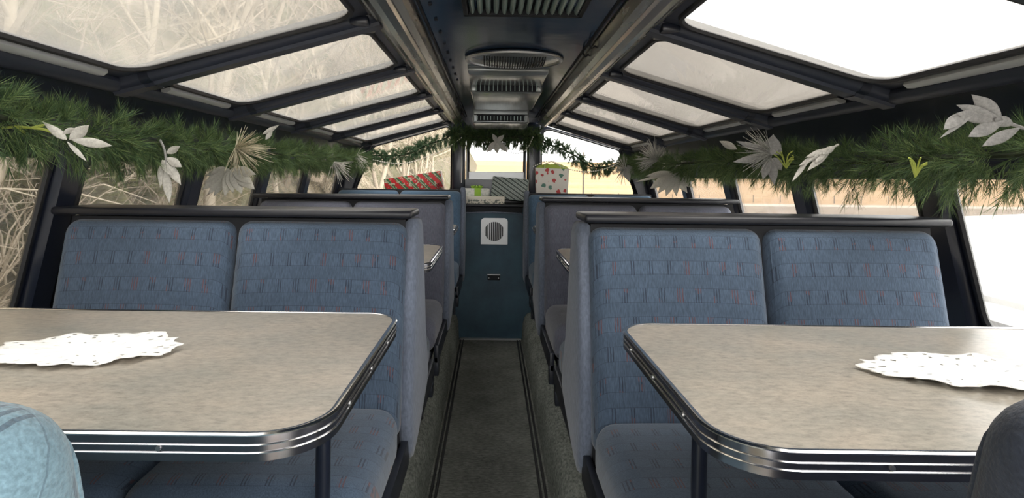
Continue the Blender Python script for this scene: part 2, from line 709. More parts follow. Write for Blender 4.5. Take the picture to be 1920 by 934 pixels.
ordn = ['', 'nearest', 'second', 'third', 'fourth', 'fifth', 'farthest']
for s, nm in ((-1, 'left'), (1, 'right')):
    S = SIDE[s]
    ex, ez = S['e']; hx, hz = S['h']; sx, sz = S['s']; tx, tz = S['t']
    for i in range(1, len(YS) - 1):
        ya, yb = YS[i], YS[i + 1]
        q = [(s * sx, ya, sz), (s * sx, yb, sz), (s * hx, yb, hz), (s * hx, ya, hz)]
        N = Vector((s * (hz - sz), 0, (sx - hx)))
        window(q, N, (.035, .075, .01, .075), (.10, .10, .05, .05), M['glass_side'], '%s side window along the %s wall' % (ordn[i], nm), M['navy'])
        q = [(s * ex, ya, ez), (s * ex, yb, ez), (s * tx, yb, tz), (s * tx, ya, tz)]
        N = Vector((s * (tz - ez), 0, (ex - tx)))
        window(q, N, (.085, .072, .05, .072), (.085, .085, .07, .07), M['glass_tint'] if s > 0 and i >= 3 else M['glass'], '%s sloping roof window over the %s seats' % (ordn[i], nm), M['rib'], strip=True)

# ---- ceiling: centre panel, rails, ribs
ce = empty('ceiling', (.08, 2, .55), 'glossy dark blue centre ceiling with metal rails and sloping roof ribs', 'ceiling', kind='structure')
b = MB()
pr = [(-.255, .535), (-.16, .548), (-.03, .553), (.18, .553), (.30, .546), (.405, .530)]
b.prism(pr + [(.405, .60), (-.255, .60)], Y0, YEND, smooth=True)
part('ceiling_panel', b, M['ceiling'], ce)
for s, xo, xi, zo in ((-1, -.385, -.245, .500), (1, .515, .385, .490)):
    wdt = xi - xo
    prof = []
    for t, d in ((0, .012), (.04, -.012), (.16, -.020), (.20, -.013), (.24, -.026), (.40, -.040), (.55, -.042), (.70, -.034), (.76, -.024), (.80, -.028), (.93, -.014), (.97, .004), (1, .045)):
        prof.append((xo + wdt * t, zo + d))
    b = MB()
    b.sheet(prof, Y0, YEND - .12, True)
    b.sheet([(xo, zo + .012), (xo, zo + .09), (xi, zo + .09), (xi, zo + .045)], Y0, YEND - .12, False)
    part('ceiling_rail', b, M['rail'], ce, ang=25)
    # thin dark reveal beside the rail
    b = MB()
    xr = xi + (.012 if s < 0 else -.012)
    b.rbox((xr - .004, Y0, .530), (xr + .004, YEND - .12, .537), .001, 1)
    part('reveal_strip', b, M['black'], ce)
    S = SIDE[s]
    ex, ez = S['e']; tx, tz = S['t']
    for y in YS[1:]:
        b = MB()
        lo, hi = Vector((s * (ex + .01), y, ez - .01)), Vector((s * (tx - .005), y, tz + .005))
        ax = (hi - lo).normalized()
        nn = Vector((-ax.z, 0, ax.x))
        if nn.z > 0:
            nn = -nn
        hw = .050
        pr2 = [(-hw, -.03), (-hw, .010), (-hw + .008, .020), (-hw + .022, .024), (-hw + .026, .034), (hw - .026, .034), (hw - .022, .024), (hw - .008, .020), (hw, .010), (hw, -.03)]
        kk = len(pr2)
        vs = [lo + Vector((0, p[0], 0)) + nn * p[1] for p in pr2] + [hi + Vector((0, p[0], 0)) + nn * p[1] for p in pr2]
        b.add(vs, [(i, (i + 1) % kk, kk + (i + 1) % kk, kk + i) for i in range(kk)] + [tuple(range(kk))[::-1], tuple(range(kk, 2 * kk))])
        part('roof_rib', b, M['rib'], ce)
        # bolted knuckle where the rib meets the rail
        b = MB()
        c = hi - ax * .055 + nn * .012
        b.rbox(c - Vector((.030, .058, .014)), c + Vector((.030, .058, .014)), .008, 2)
        part('rib_bracket', b, M['navy'], ce)
        # joint sleeve near the eave
        b = MB()
        c0, c1 = lo + ax * .10, lo + ax * .13
        vs = []
        for c in (c0, c1):
            vs += [c + Vector((0, p[0] * 1.01, 0)) + nn * (p[1] + .0025 if p[1] > 0 else p[1]) for p in pr2]
        b.add(vs, [(i, (i + 1) % kk, kk + (i + 1) % kk, kk + i) for i in range(kk)] + [tuple(range(kk))[::-1], tuple(range(kk, 2 * kk))])
        part('rib_sleeve', b, M['navy'], ce)
for s, y0r in ((-1, 1.7),):
    for i in range(9):
        b = MB()
        y = 1.75 + i * .17
        b.rbox((-.200 - .006, y - .004, .536), (-.200 + .006, y + .004, .546), .002, 1)
        part('rivet', b, M['black'], ce)
for y in (2.15, 2.30):
    b = MB()
    b.tube([(.368, y, .545), (.366, y, .515), (.376, y, .500), (.388, y, .510)], .004, 6)
    part('hook', b, M['black'], ce)

# ---- end of the car: bulkhead, shelf, windows
we = empty('wall_end', (.04, YB, ZF), 'teal bulkhead and shelf below the end windows', 'wall', kind='structure')
b = MB()
b.box((-1.55, YB, ZF), (1.58, YB + .03, -.245))
part('bulkhead_panel', b, M['teal'], we)
b = MB()
b.rbox((-1.5, YB - .03, -.248), (1.53, YEND + .02, -.222), .008, 2)
part('shelf', b, M['ledge'], we)
b = MB()   # curved light moulding on the bulkhead
b.tube([(-.24, YB - .008, -.315), (-.22, YB - .010, -.300), (.0, YB - .012, -.293), (.02, YB - .012, -.293), (.24, YB - .010, -.300), (.265, YB - .008, -.315)], .006, 6)
part('moulding', b, M['pad'], we)
b = MB()
b.rbox((-.235, YB - .012, -.293), (.26, YB, -.245), .004, 1)
part('shelf_apron', b, M['black'], we)
b = MB()
b.box((-1.5, YEND + .01, -.24), (1.53, YEND + .05, -.19))
b.box((-.36, YEND + .005, -.24), (.43, YEND + .04, -.02))
part('lower_board', b, M['navy'], we)
b = MB()
b.box((-.37, YEND - .02, .33), (.46, YEND + .05, .60))
part('header', b, M['navy'], we)
for x0, x1 in ((-.36, -.245), (.31, .43)):
    b = MB()
    b.rbox((x0, YEND - .05, -.23), (x1, YEND + .05, .50), .02, 3)
    part('end_post', b, M['navy'], we)
    b = MB()
    xx = x1 - .03 if x0 < 0 else x0 + .02
    b.tube([(xx, YEND - .055, -.05), (xx, YEND - .055, .32)], .005, 6)
    part('wire_conduit', b, M['steel'], we)
for s in (-1, 1):
    S = SIDE[s]
    b = MB()   # raking corner posts
    hx, hz = S['h']; sx, sz = S['s']; ex, ez = S['e']
    b.prism([(s * (sx - .12), -.4), (s * (hx - .14), hz), (s * (ex - .10), ez), (s * (ex + .05), ez + .02), (s * (hx + .03), hz), (s * (sx + .03), -.4)], YEND - .04, YEND + .05)
    part('corner_post', b, M['navy'], we)
q = [(-.235, YEND + .012, -.03), (.305, YEND + .012, -.03), (.305, YEND + .012, .38), (-.235, YEND + .012, .38)]
wc = window(q, (0, 1, 0), (.02, .02, .02, .02), (.02, .02, .02, .02), M['glass_side'], 'upright centre end window behind the presents', M['navy'])
b = MB()
b.rbox((-.215, YEND - .005, -.022), (.285, YEND + .02, .052), .004, 1)
part('kick_plate', b, M['silver'], wc)
S = SIDE[-1]
q = [(-1.30, YEND + .012, -.20), (-.34, YEND + .012, -.20), (-.34, YEND + .012, .50), (-1.10, YEND + .012, .285)]
window(q, (0, 1, 0), (.03, .03, .02, .03), (.06, .09, .05, .05), M['glass_side'], 'slanted end window on the left behind the red present', M['navy'])
q = [(.41, YEND + .012, -.20), (1.35, YEND + .012, -.20), (1.17, YEND + .012, .275), (.41, YEND + .012, .49)]
window(q, (0, 1, 0), (.03, .03, .02, .03), (.04, .05, .05, .07), M['glass_side'], 'slanted end window on the right behind the floral gift bag', M['navy'])


# ------------------------------------------------------------------ upholstered benches
def axis_samples(h, r, n):
    inner = [-(h - r) + 2 * (h - r) * i / n for i in range(n + 1)]
    e = [h - r * (1 - math.sin(math.pi / 2 * t)) for t in ()]
    edge = [h - r + r * t for t in (.27, .55, .8, 1.0)]
    return [-x for x in edge[::-1]] + inner + edge


CACHE = {}


def cushion(w_, d, h, r, puff=.012, n=6):
    key = (round(w_, 4), d, h, r, puff)
    if key in CACHE:
        return CACHE[key]
    H = (w_ / 2, d / 2, h / 2)
    r = min(r, min(H) * .98)
    ss = [axis_samples(H[0], r, n), axis_samples(H[1], r, 2 if d < .2 else n), axis_samples(H[2], r, 2 if h < .2 else n)]
    mb = MB()
    thin = 1 if d < h else 2

    def mp(p):
        q = Vector([max(-(H[i] - r), min(H[i] - r, p[i])) for i in range(3)])
        dd = Vector(p) - q
        if dd.length > 1e-9:
            dd = dd.normalized() * r
        o = q + dd
        f = 1
        for i in range(3):
            if i != thin:
                f *= 1 - (o[i] / H[i]) ** 2 * .96
        o[thin] += puff * math.sqrt(max(f, 0)) * (1 if o[thin] > 0 else -1) * min(1, abs(o[thin]) / H[thin])
        return o
    for ax in range(3):
        a, c = [i for i in range(3) if i != ax]
        for sgn in (-1, 1):
            A, C = ss[a], ss[c]
            vs, fs = [], []
            for i in A:
                for j in C:
                    p = [0, 0, 0]
                    p[ax] = sgn * H[ax]
                    p[a] = i
                    p[c] = j
                    vs.append(mp(p))
            nc = len(C)
            for i in range(len(A) - 1):
                for j in range(nc - 1):
                    fs.append((i * nc + j, i * nc + j + 1, (i + 1) * nc + j + 1, (i + 1) * nc + j))
            mb.add(vs, fs, True)
    me = mb.mesh('cushion')
    CACHE[key] = me
    return me


def piping(w_, h, d, r=.035):
    key = ('pip', round(w_, 4), h, d)
    if key in CACHE:
        return CACHE[key]
    arcs = rounded([(-w_ / 2, -h / 2), (w_ / 2, -h / 2), (w_ / 2, h / 2), (-w_ / 2, h / 2)], r, 5)
    mb = MB()
    mb.tube([(q.x, d, q.y) for a in arcs for q in a], .0045, 6, closed=True)
    me = mb.mesh('piping')
    CACHE[key] = me
    return me


BACK_H, BACK_T, SEAT_D, SEAT_T = .64, .095, .47, .16
ZSEAT = -.668


def bench(s, xin, xout, yc, faces, fab, label, lift=0.0, ledge=True, panel=True):
    """yc: centre of the back-to-back unit. faces: -1 looks to the camera, +1 away"""
    xm = s * (xin + xout) / 2
    root = empty('booth_bench', (xm, yc, ZP), label, 'bench', 'upholstered benches along the aisle')
    wd = (xout - xin) / 2
    tilt = math.atan2(.12, .55)
    mb_ = cushion(wd - .006, BACK_T, BACK_H, .042, .014)
    ms = cushion(wd - .004, SEAT_D, SEAT_T, .055, .016)
    mp_ = piping(wd - .034, BACK_H - .030, -BACK_T / 2 + .012)
    for fc in faces:
        yb = yc + fc * .205             # front of the backrest at the cushion
        zmid = -.460 + lift
        ymid = yb - fc * (.051 + BACK_T / 2)
        for i in (0, 1):
            xc = s * (xin + wd * (i + .5))
            rot = (-tilt, 0, 0) if fc < 0 else (tilt, 0, math.pi)
            if fc > 0:
                rot = (-tilt, 0, math.pi)
            bk = place('backrest', mb_, fab, root, (xc, ymid, zmid), rot)
            pp = bpy.data.objects.new('piping', mp_)
            if not mp_.materials:
                mp_.materials.append(fab)
            COL.objects.link(pp)
            pp.material_slots[0].link = 'OBJECT'
            pp.material_slots[0].material = fab
            pp.parent = bk
            place('seat_cushion', ms, fab, root, (xc, yb + fc * (SEAT_D / 2 - .03), ZSEAT - SEAT_T / 2), (0, 0, 0 if fc < 0 else math.pi))
        # steel tray carrying the cushions, with its aisle side bar
        b = MB()
        y1, y2 = sorted((yb - fc * .10, yb + fc * (SEAT_D - .06)))
        b.rbox((min(s * (xin + .02), s * xout), y1, ZSEAT - SEAT_T - .035), (max(s * (xin + .02), s * xout), y2, ZSEAT - SEAT_T + .006), .006, 2)
        part('seat_tray', b, M['frame'], root)
        b = MB()
        xa = s * (xin - .004)
        b.rbox((xa - .011, y1, ZSEAT - SEAT_T - .05), (xa + .011, y2 + (.02 if fc > 0 else 0), ZSEAT - SEAT_T + .035), .004, 2)
        yf = y2 if fc > 0 else y1
        b.rbox((xa - .012, min(yf, yf - fc * .05), ZSEAT - SEAT_T - .11), (xa + .012, max(yf, yf - fc * .05), ZSEAT - SEAT_T - .02), .004, 2)
        part('side_bar', b, M['frame'], root)
        b = MB()
        xq = s * (xin + .45)
        b.rbox((xq - .03, yb + fc * .1, ZP), (xq + .03, yb + fc * .16, ZSEAT - SEAT_T - .03), .008, 2)
        b.rbox((xq - .07, yb + fc * .04, ZP), (xq + .07, yb + fc * .22, ZP + .015), .004, 1)
        part('pedestal', b, M['frame'], root)
    # dark core between the backs
    b = MB()
    f0 = -.14 if -1 in faces else -.02
    f1 = .14 if 1 in faces else .02
    t0 = -.055 if -1 in faces else -.02
    t1 = .055 if 1 in faces else .02
    ci, ct = (.012, -.135) if panel else (.05, -.19)
    b.prism([(yc + f0, ZSEAT - .20), (yc + f1, ZSEAT - .20), (yc + t1, ct + lift), (yc + t0, ct + lift)],
            min(s * (xin + ci), s * (xout - .01)), max(s * (xin + ci), s * (xout - .01)), axis='x')
    part('back_core', b, M['black'] if panel else fab, root)
    if ledge:
        b = MB()
        b.rbox((min(s * (xin - .012), s * (xout + .03)), yc - .095, -.130), (max(s * (xin - .012), s * (xout + .03)), yc + .095, -.106), .009, 3)
        part('ledge', b, M['ledge'], root)
    if panel:
        out = [(-.055, -.135), (.055, -.135), (.13, -.34), (.20, -.52), (.275, -.68), (.285, -.735), (.25, -.775), (-.02, -.862), (-.085, -.868), (-.12, -.83), (-.155, -.70), (-.12, -.45)]
        if 1 not in faces:
            out = [(-.04, -.115), (.03, -.115), (.05, -.30), (.06, -.70), (.02, -.86), (-.06, -.86), (-.15, -.74), (-.13, -.5)]
        if -1 not in faces:
            out = [(-.03, -.135), (.04, -.135), (.10, -.34), (.20, -.52), (.275, -.68), (.285, -.735), (.25, -.775), (.0, -.862), (-.05, -.86), (-.06, -.5)]
        out = [(p[0] + yc, p[1] + (lift if p[1] > -.4 else 0)) for p in out]
        cy = sum(p[0] for p in out) / len(out)
        cz = sum(p[1] for p in out) / len(out)
        b = MB()
        rings = []
        x_in, x_o = xin + .012, xin - .030
        for xx, sc in ((x_in, .96), (x_in - .008, 1.0), (x_o + .014, 1.0), (x_o + .005, .96), (x_o, .84), (x_o - .004, .45)):
            ring = []
            for p in out:
                dy, dz = p[0] - cy, p[1] - cz
                ln = math.hypot(dy, dz)
                kx = (ln - (1 - sc) * .22) / ln if sc > .5 else sc
                ring.append((s * xx, cy + dy * kx, cz + dz * kx))
            rings.append(ring)
        n = len(out)
        vs = [p for r_ in rings for p in r_]
        fs = []
        for i in range(len(rings) - 1):
            for j in range(n):
                fs.append((i * n + j, i * n + (j + 1) % n, (i + 1) * n + (j + 1) % n, (i + 1) * n + j))
        fs += [tuple(range(n)), tuple(range((len(rings) - 1) * n, len(rings) * n))]
        b.add(vs, fs, True)
        part('end_panel', b, M['pad'], root, ang=70)
    return root


PITCH = 1.44
XL = (.258, 1.325)
XR = (.285, 1.325)
YL, YR = 1.81, 1.735
bench(-1, *XL, YL, (-1, 1), M['fabric'], 'large blue patterned booth bench behind the near left table')
bench(1, *XR, YR, (-1, 1), M['fabric'], 'large blue patterned booth bench behind the near right table')
bench(-1, *XL, YL + PITCH, (-1, 1), M['fabric_grey'], 'grey blue booth bench, second back along the left side')
bench(1, *XR, YR + PITCH - .02, (-1, 1), M['fabric_grey'], 'grey blue booth bench, second back along the right side')
bench(-1, .25, 1.27, 4.66, (-1,), M['fabric_far'], 'bright blue bench against the bulkhead below the red present', lift=.03, ledge=False)
bench(1, .295, 1.32, 4.66, (-1,), M['fabric_far'], 'bright blue bench against the bulkhead below the floral gift bag', lift=.01, ledge=False)
bench(-1, .222, 1.33, .235, (1,), M['fabric_lit'], 'seat back corner in the lower left foreground, window light painted into its colour', lift=.022, ledge=False, panel=False)
bench(1, .266, 1.33, .235, (1,), M['fabric_shaded'], 'seat back corner in the lower right foreground, shade painted into its colour', lift=.034, ledge=False, panel=False)


# ------------------------------------------------------------------ tables
def table(s, x0, x1, ya, yb, label, z=-.36):
    th = .036
    poly = [(s * x0, ya), (s * x1, ya), (s * x1, yb), (s * x0, yb)]
    rad = [.10, .012, .012, .085]
    xm, ym = s * (x0 + .55 * (x1 - x0)), (ya + yb) / 2
    root = empty('booth_table', (s * (x0 + .13), (ya + yb) / 2 + .05, ZP), label, 'table', 'booth tables with banded edges')
    if s < 0:
        poly = [poly[1], poly[0], poly[3], poly[2]]
        rad = [.012, .10, .085, .012]
    arcs = rounded(poly, rad, 10)
    loop = [q for a in arcs for q in a]
    n = len(loop)
    b = MB()
    cx, cy = sum(q.x for q in loop) / n, sum(q.y for q in loop) / n
    inner = []
    for i in range(n):
        t = (loop[(i + 1) % n] - loop[i - 1]).normalized()
        nr = Vector((t.y, -t.x))
        if nr.dot(loop[i] - Vector((cx, cy))) < 0:
            nr = -nr
        inner.append(nr)
    top = [loop[i] - inner[i] * .006 for i in range(n)]
    b.add([(q.x, q.y, z) for q in top] + [(q.x, q.y, z - th + .004) for q in top],
          [tuple(range(n)), tuple(range(n, 2 * n))[::-1]] + [(i, (i + 1) % n, n + (i + 1) % n, n + i) for i in range(n)])
    part('table_top', b, M['laminate'], root)

    def band(prof, name, m_):
        b = MB()
        kx = len(prof)
        vs = []
        for i in range(n):
            for (d, zz) in prof:
                q = loop[i] + inner[i] * d
                vs.append((q.x, q.y, z + zz))
        fs = []
        for i in range(n):
            for j in range(kx):
                fs.append((i * kx + j, i * kx + (j + 1) % kx, ((i + 1) % n) * kx + (j + 1) % kx, ((i + 1) % n) * kx + j))
        b.add(vs, fs, True)
        return part(name, b, m_, root, ang=30)
    # polished edge band with three raised beads and dark flutes between
    band([(-.007, .0012), (-.002, .0018), (.001, .0010), (.002, -.003), (.002, -.037), (-.007, -.037)], 'edge_band', M['groove'])
    band([(-.0075, .0008), (-.004, .0024), (.001, .0026), (.0042, .0004), (.0036, -.0016), (-.001, -.0018)], 'edge_bead', M['chrome'])
    for zz in (-.0135, -.0245):
        band([(.0005, zz + .0014), (.0035, zz + .0010), (.0042, zz), (.0035, zz - .0012), (.0005, zz - .0016)], 'edge_bead', M['chrome'])
    # screws in the band
    for i in range(4):
        xx = s * (x0 + .22 + .26 * i)
        b = MB()
        b.tube([(xx, ya + .001, z - .019), (xx, ya - .0045, z - .019)], [.0042, .0036], 10)
        part('screw', b, M['steel'], root)
    for i in range(3):
        yy = ya + .16 + .17 * i
        b = MB()
        b.tube([(s * (x0 + .001), yy, z - .019), (s * (x0 - .0045), yy, z - .019)], [.0042, .0036], 10)
        part('screw', b, M['steel'], root)
    b = MB()
    xp, yp = s * (x0 + .10), ya + .36
    b.tube([(xp, yp, z - th), (xp, yp, ZP + .02)], .015, 16)
    part('post', b, M['navy'], root)
    b = MB()
    b.tube([(xp, yp, ZP), (xp, yp, ZP + .012), (xp, yp, ZP + .022)], [.045, .045, .022], 20)
    part('post_foot', b, M['frame'], root)
    return root


table(-1, .236, 1.415, .775, 1.470, 'near left booth table with a white lace doily on it')
table(1, .315, 1.46, .745, 1.395, 'near right booth table with a white lace doily on it')
table(-1, .255, 1.415, .775 + 1.50, 1.47 + 1.50, 'second booth table on the left, mostly behind the first bench')
table(1, .325, 1.46, .745 + 1.49, 1.395 + 1.49, 'second booth table on the right, mostly behind the first bench')
table(-1, .255, 1.415, 3.74, 4.27, 'farthest booth table on the left, only its corner showing')
table(1, .31, 1.46, 3.74, 4.27, 'farthest booth table on the right, only its corner showing')


# ------------------------------------------------------------------ doilies
def doily(cx, cy, rx, ry, rot, seed, label):
    rnd = random.Random(seed)
    z0 = -.3565
    nr, na = 16, 128
    vs, fs = [], []
    ph = [rnd.uniform(0, 6.28) for _ in range(6)]
    for i in range(nr + 1):
        for j in range(na):
            a = 2 * math.pi * j / na
            t = i / nr
            edge = 1 + .030 * math.sin(16 * a + ph[0]) + .03 * math.sin(3 * a + ph[1]) + .025 * math.sin(5 * a + ph[2]) + .022 * math.sin(23 * a + ph[5]) + .016 * math.sin(37 * a)
            rr = t * (1 + (edge - 1) * t ** 2)
            x, y = rx * rr * math.cos(a), ry * rr * math.sin(a)
            zz = .004 * t * (1 + math.sin(7 * a + ph[3] + 3 * t)) * .6 + .0035 * t * (1 + math.sin(11 * a + ph[4])) * .5 + .001
            zz += .006 * max(0, math.sin(2 * a + ph[5])) * t ** 3
            c, s_ = math.cos(rot), math.sin(rot)
            vs.append((cx + x * c - y * s_, cy + x * s_ + y * c, z0 + zz))
    for i in range(nr):
        for j in range(na):
            # pierced rings of the lace
            hole = (i in (7, 12) and j % 7 == (i // 3) % 4) or (i == 14 and j % 5 == 0)
            if hole:
                continue
            fs.append((i * na + j, i * na + (j + 1) % na, (i + 1) * na + (j + 1) % na, (i + 1) * na + j))
    b = MB()
    b.add(vs, fs, True)
    o = solo('lace_doily', b, M['lace'], (cx, cy, z0), label, 'doily')
    md = o.modifiers.new('thick', 'SOLIDIFY')
    md.thickness = .0016
    return o


doily(-.815, 1.120, .180, .105, R(6), 3, 'white lace doily with rumpled edge on the near left table')
doily(.895, 1.045, .180, .098, R(-9), 21, 'white lace doily with wavy edge on the near right table')


# ------------------------------------------------------------------ ceiling fittings
def ceil_z(x):
    return .550


vg = empty('ceiling_grille', (.095, 1.6, .55), 'rectangular ridged air grille in the ceiling nearest the camera', 'vent')
b = MB()
for lo, hi in (((-.10, 1.40, .530), (-.085, 1.85, .556)), ((.275, 1.40, .530), (.29, 1.85, .556)), ((-.10, 1.83, .530), (.29, 1.85, .556)), ((-.10, 1.40, .530), (.29, 1.42, .556))):
    b.rbox(lo, hi, .003, 1)
part('grille_frame', b, M['black'], vg)
b = MB()
b.box((-.09, 1.41, .552), (.28, 1.84, .557))
part('backing', b, M['black'], vg)
M['slat'] = mat('green_grey_slat', (.30, .38, .36), .3, .3)
for i in range(14):
    x = -.072 + i * .0262
    b = MB()
    b.prism([(x - .009, .550), (x - .006, .538), (x, .533), (x + .006, .538), (x + .009, .550)], 1.42, 1.83)
    part('slat', b, M['slat'], vg)
fan = empty('ceiling_fan_cover', (.095, 2.56, .55), 'round shallow louvred fan cover in the ceiling', 'vent')
cxf, cyf, rf = .093, 2.56, .215
b = MB()
ring = [(cxf + rf * math.cos(2 * math.pi * i / 48), cyf + rf * .8 * math.sin(2 * math.pi * i / 48), .540) for i in range(48)]
b.tube(ring, .010, 8, closed=True)
part('rim', b, M['steel'], fan)
b = MB()
vs, fs = [], []
for i in range(9):
    t = i / 8
    for j in range(48):
        a = 2 * math.pi * j / 48
        vs.append((cxf + rf * t * math.cos(a), cyf + rf * .8 * t * math.sin(a), .540 - .022 * (1 - t * t)))
for i in range(8):
    for j in range(48):
        fs.append((i * 48 + j, i * 48 + (j + 1) % 48, (i + 1) * 48 + (j + 1) % 48, (i + 1) * 48 + j))
b.add(vs, fs, True)
part('dome', b, M['duct'], fan)
for i in range(24):
    x = (i - 11.5) / 12 * rf * .66
    ly = math.sqrt(max(0, 1 - (x / rf) ** 2)) * rf * .8 * .72
    b = MB()
    zc = .540 - .022 * (1 - (x / rf) ** 2) - .004
    b.tube([(cxf + x, cyf - ly, zc + .010), (cxf + x, cyf - ly * .5, zc - .001), (cxf + x, cyf, zc - .002), (cxf + x, cyf + ly * .5, zc - .001), (cxf + x, cyf + ly, zc + .010)], .0028, 4)
    part('louvre', b, M['black'], fan)


def ductbox(x0, x1, y0, y1, drop, label, fa=.18, fb=.92):
    r_ = empty('ceiling_duct', ((x0 + x1) / 2, (y0 + y1) / 2, .55), label, 'vent')
    b = MB()
    b.rbox((x0, y0, .55 - drop), (x1, y1, .558), .012, 3)
    part('duct_cover', b, M['duct'], r_)
    b = MB()
    b.box((x0 + .03, y0 - .004, .55 - drop * fb), (x1 - .03, y0 + .004, .55 - drop * fa))
    part('slot_backing', b, M['black'], r_)
    n_ = 14
    for i in range(n_ + 1):
        x = x0 + .035 + (x1 - x0 - .07) * i / n_
        b = MB()
        b.box((x - .0020, y0 - .006, .55 - drop * (fb - .05)), (x + .0020, y0 - .003, .55 - drop * (fa + .05)))
        part('slot_bar', b, M['slat'], r_)
    b = MB()
    b.rbox((x0 + .01, y0 - .012, .55 - drop * fa), (x1 - .01, y0 + .004, .55 - drop * fa + .006), .002, 1)
    part('front_lip', b, M['black'], r_)
    return r_


nd = ductbox(-.135, .285, 3.25, 4.10, .055, 'nearer boxed ceiling duct with slotted front, beyond the fan cover')
ductbox(-.15, .265, 4.12, 4.62, .150, 'farther boxed ceiling duct with slotted front, just before the end garland', .60, .90)

b = MB()
b.rbox((-.13, 2.80, .532), (.28, 3.24, .558), .006, 2)
part('duct_lead', b, M['duct'], nd)

# bulkhead vent and plate
vx, vz = (928 - VX) / F * YB, -(434 - VY) / F * YB
vt = empty('wall_vent', (vx, YB, vz), 'pale square vent plate with round slotted opening on the teal bulkhead', 'vent')
hw = .113
sq = rounded([(-hw, -hw + .004), (hw, -hw + .004), (hw, hw), (-hw, hw)], [.004, .004, .03, .03], 6)
lp0 = [q for a in sq for q in a]
lp = []
for i in range(len(lp0)):
    a_, b_ = lp0[i], lp0[(i + 1) % len(lp0)]
    kx = 8 if (b_ - a_).length > .08 else 1
    lp += [a_.lerp(b_, t / kx) for t in range(kx)]
b = MB()
n = len(lp)
rr = .082
circ = []
for q in lp:
    a = math.atan2(q.y, q.x)
    circ.append(Vector((rr * math.cos(a), rr * math.sin(a))))
yv = YB - .008
b.add([(vx + q.x, yv, vz + q.y) for q in lp] + [(vx + q.x, yv, vz + q.y) for q in circ], [(i, (i + 1) % n, n + (i + 1) % n, n + i) for i in range(n)])
b.add([(vx + q.x, yv, vz + q.y) for q in lp] + [(vx + q.x, YB, vz + q.y) for q in lp], [(i, (i + 1) % n, n + (i + 1) % n, n + i) for i in range(n)])
part('vent_plate', b, M['silver'], vt)
b = MB()
b.tube([(vx, YB - .003, vz), (vx, YB - .001, vz)], .090, 24)
part('vent_back', b, M['black'], vt)
for i in range(11):
    x = (i - 5) * .0155
    ly = math.sqrt(max(0, 1 - (x / .086) ** 2)) * .086
    b = MB()
    b.box((vx + x - .0030, yv - .001, vz - ly), (vx + x + .0030, yv + .003, vz + ly))
    part('slat', b, M['silver'], vt)
for dx in (-.095, .095):
    for dz in (-.095, .085):
        b = MB()
        b.tube([(vx + dx, yv, vz + dz), (vx + dx, yv - .004, vz + dz)], .005, 8)
        part('screw', b, M['steel'], vt)
pz = -(520 - VY) / F * YB
pt = empty('wall_plate', (.02, YB, pz), 'small dark metal plate low on the teal bulkhead', 'plate')
b = MB()
b.rbox((-.030, YB - .014, pz - .022), (.075, YB, pz + .022), .003, 1)
part('plate_body', b, M['black'], pt)
b = MB()
b.rbox((-.033, YB - .020, pz + .020), (.078, YB, pz + .029), .002, 1)
part('plate_flange', b, M['steel'], pt)
for dx in (-.018, .063):
    b = MB()
    b.tube([(dx, YB - .013, pz - .004), (dx, YB - .018, pz - .004)], .004, 8)
    part('screw', b, M['steel'], pt)


# ------------------------------------------------------------------ presents on the shelf
ZSH = -.2215


def paper(name, fn):
    m = mat(name, (.8, .8, .8), .45)
    k = NT(m)
    sep = k.n('ShaderNodeSeparateXYZ')
    k.l(k.coord(), sep.inputs[0])
    fn(k, sep.outputs['X'], sep.outputs['Y'], sep.outputs['Z'])
    return m


def plaid(k, x, y, z):
    d = k.math('FRACT', k.math('MULTIPLY', k.math('ADD', k.math('ADD', x, z), y), 11))
    c = k.ramp(d, [(0, (.50, .02, .025)), (.45, (.50, .02, .025)), (.5, (.05, .14, .06)), (.62, (.42, .44, .30)), (.70, (.05, .14, .06)), (.95, (.5, .02, .025))], 'CONSTANT')
    n = k.noise(k.coord(), 55, 2)
    c = k.mix(k.math('GREATER_THAN', n, .60), c, (.50, .48, .36))
    k.color(c)


def stripes(k, x, y, z):
    d = k.math('FRACT', k.math('MULTIPLY', k.math('ADD', k.math('ADD', k.math('MULTIPLY', x, .9), z), k.math('MULTIPLY', y, .8)), 24))
    k.color(k.ramp(d, [(0, (.07, .10, .095)), (.34, (.07, .10, .095)), (.36, (.60, .64, .62)), (.46, (.26, .33, .31)), (.78, (.26, .33, .31)), (.80, (.60, .64, .62)), (.90, (.07, .10, .095))], 'CONSTANT'))


def floral(k, x, y, z):
    vo = k.n('ShaderNodeTexVoronoi')
    vo.inputs['Scale'].default_value = 19
    k.l(k.coord(), vo.inputs['Vector'])
    wob = k.noise(k.coord(), 60, 3)
    dd = k.math('ADD', vo.outputs['Distance'], k.math('MULTIPLY', k.math('SUBTRACT', wob, .5), .55))
    s2 = k.n('ShaderNodeSeparateColor')
    k.l(vo.outputs['Color'], s2.inputs[0])
    pick = k.ramp(s2.outputs[0], [(0, (.55, .07, .07)), (.42, (.55, .07, .07)), (.43, (.10, .24, .19)), (.75, (.10, .24, .19)), (.76, (.78, .75, .70))], 'CONSTANT')
    k.color(k.mix(k.math('LESS_THAN', dd, .34), (.80, .77, .72), pick))


def bandprint(k, x, y, z):
    n = k.noise(k.mapping(k.coord(), (60, 60, 60)), 1, 2)
    inb = k.math('LESS_THAN', z, .035)
    mk = k.math('MULTIPLY', inb, k.math('GREATER_THAN', n, .52))
    k.color(k.mix(mk, (.80, .76, .66), (.20, .22, .19)))


def dotted(k, x, y, z):
    n = k.noise(k.coord(), 60, 2)
    k.color(k.mix(k.math('MULTIPLY', k.math('GREATER_THAN', n, .55), .5), (.78, .78, .74), (.45, .52, .46)))


